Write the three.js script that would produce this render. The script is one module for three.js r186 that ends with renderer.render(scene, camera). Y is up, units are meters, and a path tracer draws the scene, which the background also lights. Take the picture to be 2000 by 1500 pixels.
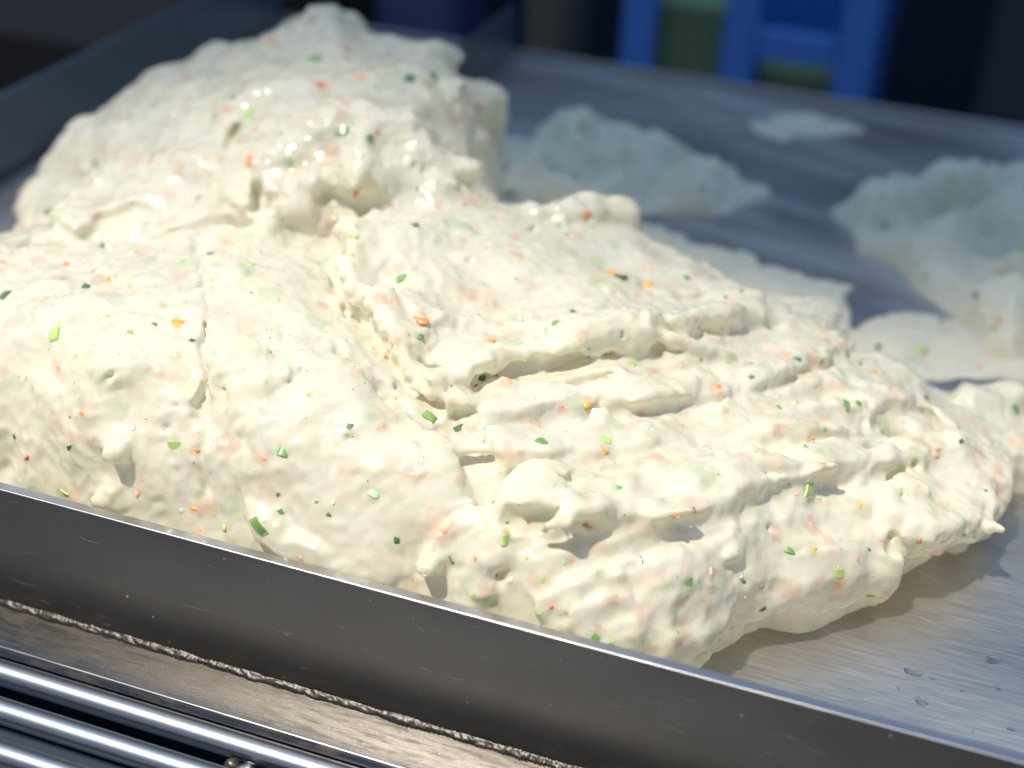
import * as THREE from 'three';
import { ConvexGeometry } from 'three/addons/geometries/ConvexGeometry.js';
import { RoundedBoxGeometry } from 'three/addons/geometries/RoundedBoxGeometry.js';
import { mergeGeometries, mergeVertices, toCreasedNormals } from 'three/addons/utils/BufferGeometryUtils.js';

// ------------------------------------------------------------------ camera, sky, sun, exposure
const scene = new THREE.Scene();
const camera = new THREE.PerspectiveCamera(30.56, 4 / 3, 0.02, 60);
camera.position.set(0.0454, 0.2858, 0.2842);
camera.up.set(-0.2067, 0.8541, -0.4773);
camera.lookAt(0.0454 - 0.2641, 0.2858 - 0.5184, 0.2842 - 0.8133);
camera.focus = 0.418;
camera.userData.fStop = 5.6;

const SUN = new THREE.Vector3(-0.25, 0.92, 0.33).normalize();
const sun = new THREE.DirectionalLight(new THREE.Color(1.0, 0.92, 0.79), 4.4);
sun.target.position.set(-0.1, 0, -0.2);
sun.position.copy(SUN).multiplyScalar(7).add(sun.target.position);
sun.castShadow = true;
sun.shadow.radius = 4.5;
sun.shadow.mapSize.set(2048, 2048);
Object.assign(sun.shadow.camera, { left: -1.5, right: 1.5, top: 1.5, bottom: -1.5, near: 0.5, far: 15 });
scene.add(sun, sun.target);

function makeSky() {                                             // a clear sky: deeper blue overhead, paler to the horizon
  const w = 256, h = 128, a = new Float32Array(w * h * 4);
  for (let j = 0; j < h; j++) for (let i = 0; i < w; i++) {
    const e = ((j + 0.5) / h - 0.5) * Math.PI, s = Math.sin(e), t = Math.pow(Math.max(0, s), 0.45), o = (j * w + i) * 4;
    for (let c = 0; c < 3; c++) a[o + c] = [0.52, 0.72, 1.0][c] * (1 - t) + [0.15, 0.31, 0.76][c] * t;
    a[o + 3] = 1;
  }
  const tx = new THREE.DataTexture(a, w, h, THREE.RGBAFormat, THREE.FloatType);
  tx.mapping = THREE.EquirectangularReflectionMapping; tx.magFilter = THREE.LinearFilter; tx.needsUpdate = true;
  return tx;
}
scene.background = scene.environment = makeSky();
scene.backgroundIntensity = scene.environmentIntensity = 0.4;
const renderer = new THREE.WebGLRenderer({ antialias: true });
renderer.toneMapping = THREE.LinearToneMapping;
renderer.toneMappingExposure = 1.54;
renderer.shadowMap.enabled = true;
renderer.shadowMap.type = THREE.PCFSoftShadowMap;

// ------------------------------------------------------------------ helpers
function rng(seed) { let s = seed >>> 0; return () => { s = (s + 0x6D2B79F5) | 0; let t = Math.imul(s ^ (s >>> 15), 1 | s); t = (t + Math.imul(t ^ (t >>> 7), 61 | t)) ^ t; return ((t ^ (t >>> 14)) >>> 0) / 4294967296; }; }
const clamp = (x, a = 0, b = 1) => Math.min(b, Math.max(a, x)), mix = (a, b, t) => a + (b - a) * t;
const step = (a, b, x) => { const t = clamp((x - a) / (b - a)); return t * t * (3 - 2 * t); };
const PERM = new Uint8Array(512); { const r = rng(7), p = [...Array(256).keys()]; for (let i = 255; i > 0; i--) { const j = Math.floor(r() * (i + 1)); [p[i], p[j]] = [p[j], p[i]]; } for (let i = 0; i < 512; i++) PERM[i] = p[i & 255]; }
const fade = (t) => t * t * t * (t * (t * 6 - 15) + 10);
const grad = (h, x, y, z) => { h &= 15; const u = h < 8 ? x : y, v = h < 4 ? y : h === 12 || h === 14 ? x : z; return ((h & 1) ? -u : u) + ((h & 2) ? -v : v); };
function noise(x, y, z) {
  const fx = Math.floor(x), fy = Math.floor(y), fz = Math.floor(z), X = fx & 255, Y = fy & 255, Z = fz & 255;
  x -= fx; y -= fy; z -= fz;
  const u = fade(x), v = fade(y), w = fade(z), A = PERM[X] + Y, AA = PERM[A] + Z, AB = PERM[A + 1] + Z, B = PERM[X + 1] + Y, BA = PERM[B] + Z, BB = PERM[B + 1] + Z;
  return mix(mix(mix(grad(PERM[AA], x, y, z), grad(PERM[BA], x - 1, y, z), u), mix(grad(PERM[AB], x, y - 1, z), grad(PERM[BB], x - 1, y - 1, z), u), v),
    mix(mix(grad(PERM[AA + 1], x, y, z - 1), grad(PERM[BA + 1], x - 1, y, z - 1), u), mix(grad(PERM[AB + 1], x, y - 1, z - 1), grad(PERM[BB + 1], x - 1, y - 1, z - 1), u), v), w);
}
const smin = (a, b, k) => { const h = Math.max(k - Math.abs(a - b), 0) / k; return Math.min(a, b) - h * h * k * 0.25; };
const smax = (a, b, k) => -smin(-a, -b, k);
function polyDistance(p, x, z) {                                 // signed distance to a polygon, negative inside
  let d = 1e9, s = 1;
  for (let i = 0, j = p.length - 1; i < p.length; j = i++) {
    const ex = p[j][0] - p[i][0], ez = p[j][1] - p[i][1], wx = x - p[i][0], wz = z - p[i][1], t = clamp((wx * ex + wz * ez) / (ex * ex + ez * ez));
    const bx = wx - ex * t, bz = wz - ez * t; d = Math.min(d, bx * bx + bz * bz);
    const c1 = z >= p[i][1], c2 = z < p[j][1], c3 = ex * wz > ez * wx;
    if ((c1 && c2 && c3) || (!c1 && !c2 && !c3)) s = -s;
  }
  return s * Math.sqrt(d);
}
function lineDistance(p, x, z) { let d = 1e9; for (let i = 0; i + 1 < p.length; i++) { const ex = p[i + 1][0] - p[i][0], ez = p[i + 1][1] - p[i][1], wx = x - p[i][0], wz = z - p[i][1], t = clamp((wx * ex + wz * ez) / (ex * ex + ez * ez)); d = Math.min(d, Math.hypot(wx - ex * t, wz - ez * t)); } return d; }
const taken = {};
const numbered = (n) => { const k = taken[n] = (taken[n] ?? -1) + 1; return k ? n + '_' + String(k).padStart(3, '0') : n; };
function mesh(name, geometry, material, parent) { const m = new THREE.Mesh(geometry, material); m.name = name; m.castShadow = m.receiveShadow = true; (parent ?? scene).add(m); return m; }
function thing(name, label, category, group) { const g = new THREE.Group(); g.name = numbered(name); g.userData = { label, category }; if (group) g.userData.group = group; scene.add(g); return g; }
function tag(o, label, category, group) { o.name = numbered(o.name); Object.assign(o.userData, { label, category }); if (group) o.userData.group = group; return o; }
const box = (x0, x1, y0, y1, z0, z1, r = 0) => { const g = r ? new RoundedBoxGeometry(x1 - x0, y1 - y0, z1 - z0, 3, r) : new THREE.BoxGeometry(x1 - x0, y1 - y0, z1 - z0); g.translate((x0 + x1) / 2, (y0 + y1) / 2, (z0 + z1) / 2); return g; };
function uvPlane(g, f) { const p = g.attributes.position, u = new Float32Array(p.count * 2); for (let i = 0; i < p.count; i++) { const [a, b] = f(p.getX(i), p.getY(i), p.getZ(i)); u[2 * i] = a; u[2 * i + 1] = b; } g.setAttribute('uv', new THREE.BufferAttribute(u, 2)); return g; }
function texture(w, h, f, srgb, repeat = true) {
  const a = new Uint8Array(w * h * 4);
  for (let j = 0; j < h; j++) for (let i = 0; i < w; i++) { const c = f(i, j), o = (j * w + i) * 4; if (typeof c === 'number') a[o] = a[o + 1] = a[o + 2] = clamp(c) * 255; else { a[o] = clamp(c[0]) * 255; a[o + 1] = clamp(c[1]) * 255; a[o + 2] = clamp(c[2]) * 255; } a[o + 3] = 255; }
  const t = new THREE.DataTexture(a, w, h); t.magFilter = THREE.LinearFilter; t.minFilter = THREE.LinearMipmapLinearFilter; t.generateMipmaps = true;
  if (srgb) t.colorSpace = THREE.SRGBColorSpace; t.wrapS = t.wrapT = repeat ? THREE.RepeatWrapping : THREE.ClampToEdgeWrapping; t.needsUpdate = true; return t;
}

// ------------------------------------------------------------------ measured shapes, metres
const CONTROL = [[-0.221, 0.028, -0.0141], [-0.2228, 0.05, -0.0216], [-0.2387, 0.062, -0.0458], [-0.2695, 0.06, -0.0868], [-0.2619, 0.05, -0.0219], [-0.3037, 0.055, -0.0735], [-0.187, 0.028, -0.0058], [-0.1863, 0.048, -0.0088], [-0.1951, 0.064, -0.025], [-0.2174, 0.068, -0.0586], [-0.2472, 0.058, -0.1134], [-0.1511, 0.028, -0.0053], [-0.1513, 0.048, -0.0088], [-0.159, 0.064, -0.0242], [-0.1757, 0.072, -0.0534], [-0.2043, 0.068, -0.0938], [-0.2211, 0.064, -0.121], [-0.1279, 0.028, -0.0037], [-0.1267, 0.045, -0.0097], [-0.133, 0.062, -0.0233], [-0.1431, 0.072, -0.0497], [-0.1625, 0.074, -0.0865], [-0.1849, 0.069, -0.1281], [-0.0951, 0.028, -0.0043], [-0.0974, 0.044, -0.0099], [-0.1011, 0.06, -0.0253], [-0.1216, 0.067, -0.0514], [-0.1437, 0.067, -0.0936], [-0.1642, 0.062, -0.1421], [-0.0674, 0.028, -0.0027], [-0.0709, 0.042, -0.0108], [-0.0751, 0.052, -0.0208], [-0.0834, 0.055, -0.0411], [-0.1012, 0.056, -0.0635], [-0.0442, 0.028, -0.0021], [-0.0444, 0.042, -0.0094], [-0.0551, 0.048, -0.0218], [-0.0652, 0.054, -0.0358], [-0.0238, 0.034, -0.007], [-0.019, 0.026, -0.0075], [-0.123, 0.062, -0.0972], [-0.1394, 0.067, -0.1347], [-0.144, 0.072, -0.1545], [-0.1302, 0.07, -0.1816], [-0.1108, 0.068, -0.1318], [-0.0852, 0.062, -0.114], [-0.0985, 0.061, -0.187], [-0.0759, 0.056, -0.2093], [-0.0634, 0.054, -0.1659], [-0.0411, 0.044, -0.2071], [-0.0696, 0.058, -0.0703], [-0.0453, 0.056, -0.1017], [-0.0202, 0.048, -0.1466], [0.0104, 0.036, -0.1917], [-0.0495, 0.054, -0.0603], [-0.0252, 0.051, -0.0918], [0.0012, 0.044, -0.1312], [0.033, 0.034, -0.1648], [0.0496, 0.03, -0.1677], [-0.03, 0.049, -0.05], [-0.0048, 0.046, -0.0771], [0.0228, 0.04, -0.1079], [0.0397, 0.035, -0.1233], [-0.0343, 0.045, -0.0144], [-0.0081, 0.044, -0.0266], [0.0161, 0.041, -0.0537], [0.0413, 0.034, -0.0855], [-0.0039, 0.033, -0.0141], [0.0192, 0.033, -0.0428], [0.0443, 0.027, -0.0717], [0.0631, 0.03, -0.1314], [0.079, 0.024, -0.1346], [0.0704, 0.017, -0.1879], [0.0885, 0.015, -0.1991], [0.1055, 0.02, -0.1978], [-0.3161, 0.026, -0.1621], [-0.2617, 0.064, -0.1576], [-0.3117, 0.042, -0.1922], [-0.2186, 0.074, -0.1515], [-0.232, 0.086, -0.1887], [-0.2938, 0.062, -0.228], [-0.2491, 0.086, -0.2558], [-0.219, 0.091, -0.231], [-0.2348, 0.089, -0.283], [-0.1782, 0.093, -0.1937], [-0.1574, 0.092, -0.1484], [-0.1795, 0.087, -0.1515], [-0.1812, 0.074, -0.1374], [-0.159, 0.078, -0.1427], [-0.1476, 0.095, -0.1724], [-0.18, 0.084, -0.2777], [-0.1987, 0.087, -0.2699], [-0.1552, 0.082, -0.2453], [-0.1491, 0.066, -0.2486], [-0.135, 0.064, -0.2115], [-0.1341, 0.084, -0.1648]];
const FOOT = [[-0.372, -0.02], [-0.3, -0.012], [-0.222, -0.01], [-0.188, -0.0035], [-0.15, -0.0015], [-0.06, -0.0015], [-0.02, -0.0015], [-0.0034, -0.0135], [0.0085, -0.0371], [0.0203, -0.0525], [0.0367, -0.0661], [0.0534, -0.0791], [0.0529, -0.0946], [0.0602, -0.1044], [0.0619, -0.1124], [0.0737, -0.1202], [0.0856, -0.1365], [0.0858, -0.1499], [0.0904, -0.1641], [0.13, -0.165], [0.135, -0.22], [0.088, -0.2198], [0.0779, -0.2152], [0.0555, -0.2003], [0.0442, -0.1976], [0.0226, -0.1854], [0.0177, -0.2039], [0.0082, -0.2184], [-0.0155, -0.2077], [-0.0322, -0.1978], [-0.0367, -0.2198], [-0.0553, -0.2059], [-0.0618, -0.194], [-0.0746, -0.2233], [-0.0914, -0.2106], [-0.1021, -0.1975], [-0.1208, -0.1934], [-0.138, -0.237], [-0.1569, -0.2827], [-0.1579, -0.297], [-0.1671, -0.2761], [-0.1864, -0.3027], [-0.2149, -0.2951], [-0.2544, -0.3292], [-0.2659, -0.2876], [-0.3211, -0.2703], [-0.3397, -0.231], [-0.3473, -0.1988], [-0.3307, -0.174], [-0.3091, -0.133], [-0.372, -0.095]];
const SLABS = [{"t": 0.014, "lean": 0.35, "L": 0.06, "f": [[-0.1481, -0.1277], [-0.1406, -0.1049], [-0.1298, -0.0841], [-0.1127, -0.0691], [-0.101, -0.0597], [-0.0894, -0.0553], [-0.0824, -0.0589], [-0.0707, -0.0721], [-0.0546, -0.0843], [-0.0393, -0.1084], [-0.0248, -0.1287], [-0.0092, -0.16]], "b": [[-0.0142, -0.1775], [-0.0375, -0.1947], [-0.0706, -0.206], [-0.1051, -0.1993], [-0.1256, -0.1687], [-0.145, -0.1521]]}, {"t": 0.0075, "lean": 0.5, "L": 0.034, "f": [[-0.0857, -0.0675], [-0.0855, -0.0603], [-0.0799, -0.0492], [-0.0695, -0.047], [-0.0551, -0.0566], [-0.0398, -0.0702], [-0.0196, -0.0878], [0.0022, -0.1217], [0.0183, -0.1562], [0.0203, -0.1847]], "b": [[0.0059, -0.2037], [-0.038, -0.1404], [-0.0639, -0.1035], [-0.0822, -0.0854]]}, {"t": 0.007, "lean": 0.5, "L": 0.032, "f": [[-0.0696, -0.0494], [-0.0679, -0.0404], [-0.0628, -0.031], [-0.0551, -0.0336], [-0.0494, -0.0398], [-0.0319, -0.055], [-0.009, -0.0783], [0.0169, -0.0975], [0.0405, -0.1231], [0.04, -0.1357]], "b": [[0.0519, -0.1785], [0.0448, -0.1998], [0.0132, -0.166], [-0.0143, -0.1165], [-0.0399, -0.0818], [-0.059, -0.0632]]}, {"t": 0.0085, "lean": 0.55, "L": 0.03, "f": [[-0.0528, -0.0292], [-0.0547, -0.0219], [-0.0518, -0.0163], [-0.0415, -0.0167], [-0.0301, -0.0185], [-0.0234, -0.019], [-0.0169, -0.024], [-0.0064, -0.0341], [0.0027, -0.041], [0.0086, -0.0549], [0.0213, -0.0719], [0.035, -0.0873], [0.046, -0.1039]], "b": [[0.0379, -0.1146], [0.007, -0.0959], [-0.0204, -0.0714], [-0.0381, -0.0487]]}, {"t": 0.0085, "lean": 0.4, "L": 0.05, "f": [[-0.1524, -0.0289], [-0.1416, -0.0178], [-0.1299, -0.0079], [-0.1174, -0.0057], [-0.1053, -0.0022], [-0.0925, -0.0022]], "b": [[-0.0759, -0.0041], [-0.0521, -0.0059], [-0.0506, -0.017], [-0.0657, -0.0283], [-0.0764, -0.0313], [-0.0953, -0.0457], [-0.1186, -0.042], [-0.1368, -0.0381]]}, {"t": 0.005, "lean": 0.5, "L": 0.03, "f": [[0.0449, -0.1114], [0.0494, -0.0845], [0.0593, -0.0852], [0.0715, -0.0941], [0.0819, -0.1161]], "b": [[0.0842, -0.1371], [0.0684, -0.1503], [0.0534, -0.1345]]}, {"t": 0.004, "lean": 0.3, "L": 0.04, "f": [[-0.3269, -0.1986], [-0.2861, -0.1674], [-0.2588, -0.1498], [-0.2337, -0.1427], [-0.2203, -0.1468], [-0.1951, -0.1408], [-0.1696, -0.1479], [-0.1546, -0.142], [-0.1452, -0.1573], [-0.1295, -0.1635]], "b": [[-0.153, -0.2395], [-0.2126, -0.2681], [-0.2416, -0.2564], [-0.2902, -0.2228]]}, {"t": 0.004, "lean": 0.3, "L": 0.03, "f": [[-0.3184, -0.1642], [-0.2546, -0.1055], [-0.2475, -0.1177], [-0.2405, -0.1278], [-0.224, -0.13], [-0.2051, -0.1275], [-0.1925, -0.1275], [-0.1829, -0.1286], [-0.1723, -0.1356], [-0.1554, -0.1393]], "b": [[-0.156, -0.1453], [-0.2257, -0.1564], [-0.2873, -0.1769], [-0.3165, -0.1752]]}, {"t": 0.005, "lean": 0.6, "L": 0.03, "f": [[-0.1377, -0.0363], [-0.1295, -0.0368], [-0.1202, -0.0452], [-0.1102, -0.0527], [-0.097, -0.0496], [-0.0845, -0.0436], [-0.0706, -0.0413]], "b": [[-0.0938, -0.0708], [-0.1157, -0.0808], [-0.132, -0.077], [-0.1419, -0.0543]]}, {"t": 0.006, "lean": 0.6, "L": 0.02, "f": [[-0.0145, -0.1526], [-0.004, -0.1565], [0.0085, -0.1728], [0.0172, -0.1958]], "b": [[0.0123, -0.2351], [-0.0176, -0.2119], [-0.0306, -0.175]]}, {"t": 0.006, "lean": 0.6, "L": 0.016, "f": [[-0.0199, -0.0893], [-0.0107, -0.0933], [-0.0076, -0.1022], [-0.0124, -0.1085]], "b": [[-0.0189, -0.1063], [-0.0226, -0.0933]]}, {"t": 0.006, "lean": 0.7, "L": 0.02, "f": [[-0.0402, -0.0061], [-0.0373, -0.0027], [-0.0289, -0.0005], [-0.0177, -0.0032]], "b": [[-0.0109, -0.0125], [-0.0202, -0.0168], [-0.0333, -0.011]]}];
const ROLLS = [[0.0085, [[-0.1173, 0.06, -0.0863], [-0.1006, 0.0576, -0.0877], [-0.0799, 0.059, -0.0991], [-0.06, 0.0572, -0.121], [-0.0363, 0.0483, -0.1595]]], [0.0058, [[-0.0831, 0.0548, -0.0633], [-0.0745, 0.0559, -0.0652], [-0.0566, 0.0564, -0.0821], [-0.0314, 0.0516, -0.1159], [-0.0067, 0.0433, -0.1538], [0.0114, 0.0358, -0.1842]]], [0.0045, [[-0.0725, 0.0582, -0.0832], [-0.0479, 0.0559, -0.1108], [-0.0211, 0.0472, -0.1508]]], [0.004, [[-0.0484, 0.0559, -0.0832], [-0.0262, 0.0515, -0.1093], [-0.0014, 0.0438, -0.1453]]], [0.0058, [[-0.0654, 0.0536, -0.0441], [-0.0542, 0.0533, -0.0547], [-0.0365, 0.0512, -0.072], [-0.0197, 0.0486, -0.0906]]], [0.006, [[-0.0156, 0.0478, -0.0947], [0.0031, 0.0431, -0.1212], [0.0255, 0.0363, -0.1501], [0.0469, 0.0259, -0.1816]]], [0.0042, [[-0.0482, 0.0549, -0.0719], [-0.0288, 0.0519, -0.0926], [-0.0102, 0.0475, -0.1165]]], [0.0055, [[-0.0086, 0.0464, -0.0864], [0.0121, 0.0419, -0.1098], [0.0384, 0.0347, -0.1366]]], [0.0068, [[-0.0529, 0.0492, -0.0262], [-0.041, 0.0502, -0.0296], [-0.0273, 0.0487, -0.0403], [-0.0128, 0.047, -0.0559], [-0.0005, 0.0448, -0.0718]]], [0.006, [[-0.0067, 0.0457, -0.0707], [0.0093, 0.0427, -0.0883], [0.0262, 0.0382, -0.1075], [0.0423, 0.0336, -0.1185]]], [0.004, [[-0.0486, 0.0524, -0.0383], [-0.0317, 0.0496, -0.0556], [-0.0138, 0.0477, -0.0735]]], [0.005, [[-0.1301, 0.0684, -0.0376], [-0.1185, 0.0663, -0.0416], [-0.1066, 0.0609, -0.0483], [-0.0934, 0.0569, -0.0451]]], [0.006, [[-0.126, 0.039, -0.0079], [-0.1117, 0.033, -0.0052], [-0.0984, 0.0291, -0.0044]]]];
const LOBES = [[0.011, 0.0025, [[-0.2478, 0.08, -0.265], [-0.2434, 0.085, -0.2743], [-0.2404, 0.09, -0.285], [-0.2386, 0.094, -0.2922]]], [0.008, 0.003, [[-0.2225, 0.086, -0.2574], [-0.2306, 0.088, -0.2786], [-0.2371, 0.093, -0.2913]]], [0.011, 0.009, [[-0.2106, 0.08, -0.2797], [-0.1841, 0.078, -0.2879]]], [0.009, 0.008, [[-0.1624, 0.068, -0.274], [-0.1593, 0.066, -0.2852]]], [0.01, 0.008, [[-0.1605, 0.078, -0.2412], [-0.1505, 0.056, -0.2499]]], [0.008, 0.006, [[-0.3295, 0.018, -0.1865], [-0.3218, 0.018, -0.1812]]], [0.009, 0.006, [[-0.3282, 0.034, -0.2188], [-0.297, 0.048, -0.2021]]], [0.006, 0.004, [[-0.3227, 0.04, -0.2219], [-0.315, 0.042, -0.2166]]], [0.008, 0.006, [[-0.3044, 0.054, -0.2397], [-0.2874, 0.06, -0.23]]], [0.006, 0.005, [[-0.082, 0.064, -0.1925], [-0.073, 0.061, -0.2013]]], [0.005, 0.003, [[-0.0714, 0.063, -0.1998], [-0.072, 0.064, -0.2049]]], [0.008, 0.007, [[-0.0523, 0.045, -0.1903], [-0.041, 0.039, -0.2045]]], [0.007, 0.006, [[-0.0383, 0.038, -0.2021], [-0.0344, 0.037, -0.192]]], [0.007, 0.007, [[-0.0134, 0.032, -0.1971], [0.0066, 0.027, -0.2123]]], [0.009, 0.007, [[0.0636, 0.026, -0.1347], [0.0786, 0.018, -0.1341]]], [0.009, 0.007, [[0.0689, 0.012, -0.1233], [0.078, 0.014, -0.1304]]], [0.007, 0.005, [[0.055, 0.008, -0.1038], [0.0604, 0.008, -0.1075]]], [0.008, 0.006, [[0.07, 0.018, -0.1899], [0.0842, 0.018, -0.1998]]], [0.012, 0.01, [[-0.0349, 0.028, -0.0197], [-0.0123, 0.022, -0.0222], [-0.005, 0.016, -0.0254]]], [0.01, 0.01, [[0.0114, 0.022, -0.0517], [0.0316, 0.02, -0.0707], [0.0457, 0.018, -0.0847]]]];
const GROOVES = [[0.0016, [[-0.2094, 0.0669, -0.1214], [-0.1749, 0.0731, -0.0664], [-0.1542, 0.069, -0.033], [-0.1451, 0.055, -0.0144], [-0.1438, 0.0386, -0.0078]]], [0.0024, [[-0.2635, 0.0571, -0.099], [-0.2467, 0.0575, -0.1095], [-0.2172, 0.0636, -0.1146], [-0.2071, 0.0671, -0.1229], [-0.1843, 0.0674, -0.1269], [-0.1666, 0.0614, -0.1405], [-0.1533, 0.0727, -0.139]]], [0.0045, [[-0.159, 0.0755, -0.1426], [-0.1478, 0.0753, -0.1446]]], [0.0028, [[-0.2321, 0.0855, -0.1888], [-0.2168, 0.0801, -0.1627], [-0.2021, 0.0774, -0.1436], [-0.1852, 0.0703, -0.1309]]], [0.0018, [[-0.1673, 0.0642, -0.1421], [-0.1543, 0.0623, -0.1152], [-0.1338, 0.0656, -0.0845], [-0.1249, 0.0636, -0.0772]]], [0.003, [[0.0461, 0.0328, -0.115], [0.0494, 0.0309, -0.0949], [0.0513, 0.026, -0.08], [0.0585, 0.0244, -0.0848]]], [0.004, [[0.0531, 0.0285, -0.1573], [0.0619, 0.0269, -0.1489], [0.0764, 0.0221, -0.1498], [0.0891, 0.0191, -0.1451]]], [0.003, [[0.0431, 0.0333, -0.1308], [0.0538, 0.0311, -0.1367]]], [0.0025, [[-0.1201, 0.061, -0.0908], [-0.1142, 0.0602, -0.0941], [-0.1078, 0.0602, -0.0985]]], [0.0013, [[0.0171, 0.0321, -0.0366], [0.0184, 0.0307, -0.0353]]], [0.0011, [[0.0238, 0.0291, -0.0408], [0.0246, 0.0285, -0.0407]]], [0.0026, [[-0.1029, 0.0622, -0.0635], [-0.0867, 0.061, -0.0616], [-0.0712, 0.0637, -0.0741], [-0.0553, 0.0629, -0.0874], [-0.0397, 0.0601, -0.1116], [-0.0226, 0.0548, -0.1371]]], [0.0028, [[-0.0802, 0.0603, -0.0464], [-0.0673, 0.0603, -0.0453], [-0.0519, 0.0596, -0.0566], [-0.0366, 0.0575, -0.0705], [-0.0178, 0.0545, -0.087], [0.003, 0.0497, -0.1177], [0.0203, 0.0435, -0.1549]]], [0.0024, [[-0.0627, 0.0577, -0.0288], [-0.051, 0.0578, -0.0353], [-0.0312, 0.0548, -0.0524], [-0.0095, 0.0525, -0.0731], [0.0172, 0.0474, -0.0948], [0.0408, 0.0404, -0.1195]]], [0.0042, [[-0.0497, 0.0509, -0.0147], [-0.0353, 0.052, -0.0161], [-0.0232, 0.0483, -0.0184], [-0.014, 0.0495, -0.0245], [0.003, 0.0484, -0.0398], [0.0106, 0.0487, -0.0536], [0.0298, 0.0428, -0.0796], [0.0458, 0.0392, -0.0995]]], [0.002, [[-0.0504, 0.0614, -0.0775], [-0.0284, 0.0576, -0.1019], [-0.0043, 0.0505, -0.1371]]], [0.0018, [[-0.0403, 0.0568, -0.0309], [-0.0225, 0.0542, -0.0493], [-0.0042, 0.0518, -0.071]]]];
const SMEARS = [["blurred lumpy smear of paste beside the big mound", [[-0.1863, -0.3597], [-0.1837, -0.3922], [-0.1757, -0.4296], [-0.1644, -0.451], [-0.1413, -0.455], [-0.1113, -0.4434], [-0.0912, -0.4201], [-0.0678, -0.4156], [-0.0425, -0.3976], [-0.0554, -0.3569], [-0.0849, -0.3499], [-0.1096, -0.3253], [-0.1351, -0.3072], [-0.1616, -0.3079]], 0.017, 3, 0.03], ["thick rounded smear of paste with a green stalk on the tray", [[-0.0052, -0.38], [-0.003, -0.416], [0.0204, -0.4418], [0.0516, -0.4489], [0.071, -0.481], [0.1029, -0.4804], [0.1321, -0.3916], [0.1196, -0.28], [0.0896, -0.2577], [0.068, -0.2762], [0.0554, -0.3008], [0.0396, -0.3263], [0.011, -0.3488]], 0.022, 5, 0.03], ["small smear of paste against the tray back wall", [[-0.0663, -0.4931], [-0.0578, -0.5119], [-0.0405, -0.5165], [-0.0203, -0.5208], [-0.0072, -0.5108], [-0.0195, -0.4943], [-0.0389, -0.4885], [-0.0473, -0.4698], [-0.0572, -0.4762]], 0.0035, 8, 0.02], ["thin ragged smear of paste along the far side of the mound", [[-0.0969, -0.3311], [-0.0798, -0.3293], [-0.0468, -0.3165], [-0.0171, -0.3123], [0.0128, -0.3004], [0.0177, -0.2638], [-0.0184, -0.268], [-0.0498, -0.2862], [-0.0838, -0.3057]], 0.004, 11, 0.015], ["flat wide smear of paste joining the mound's low end", [[0.0136, -0.262], [0.0287, -0.2812], [0.0495, -0.2929], [0.067, -0.2906], [0.0889, -0.2759], [0.1196, -0.28], [0.1194, -0.2532], [0.0703, -0.2405], [0.0421, -0.2371], [0.0208, -0.2414]], 0.004, 14, 0.015]];
const DROPS = [[0.0653, -0.056, 0.0022], [0.0709, -0.055, 0.0007], [0.0875, -0.0703, 0.0019], [0.0898, -0.0582, 0.0009], [0.0939, -0.042, 0.001], [0.0163, -0.0378, 0.0008], [0.0617, -0.0469, 0.0006], [0.0687, -0.0439, 0.0018], [0.0796, -0.0529, 0.0006], [0.0836, -0.0368, 0.0005], [0.0491, -0.0251, 0.0004]];
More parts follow.
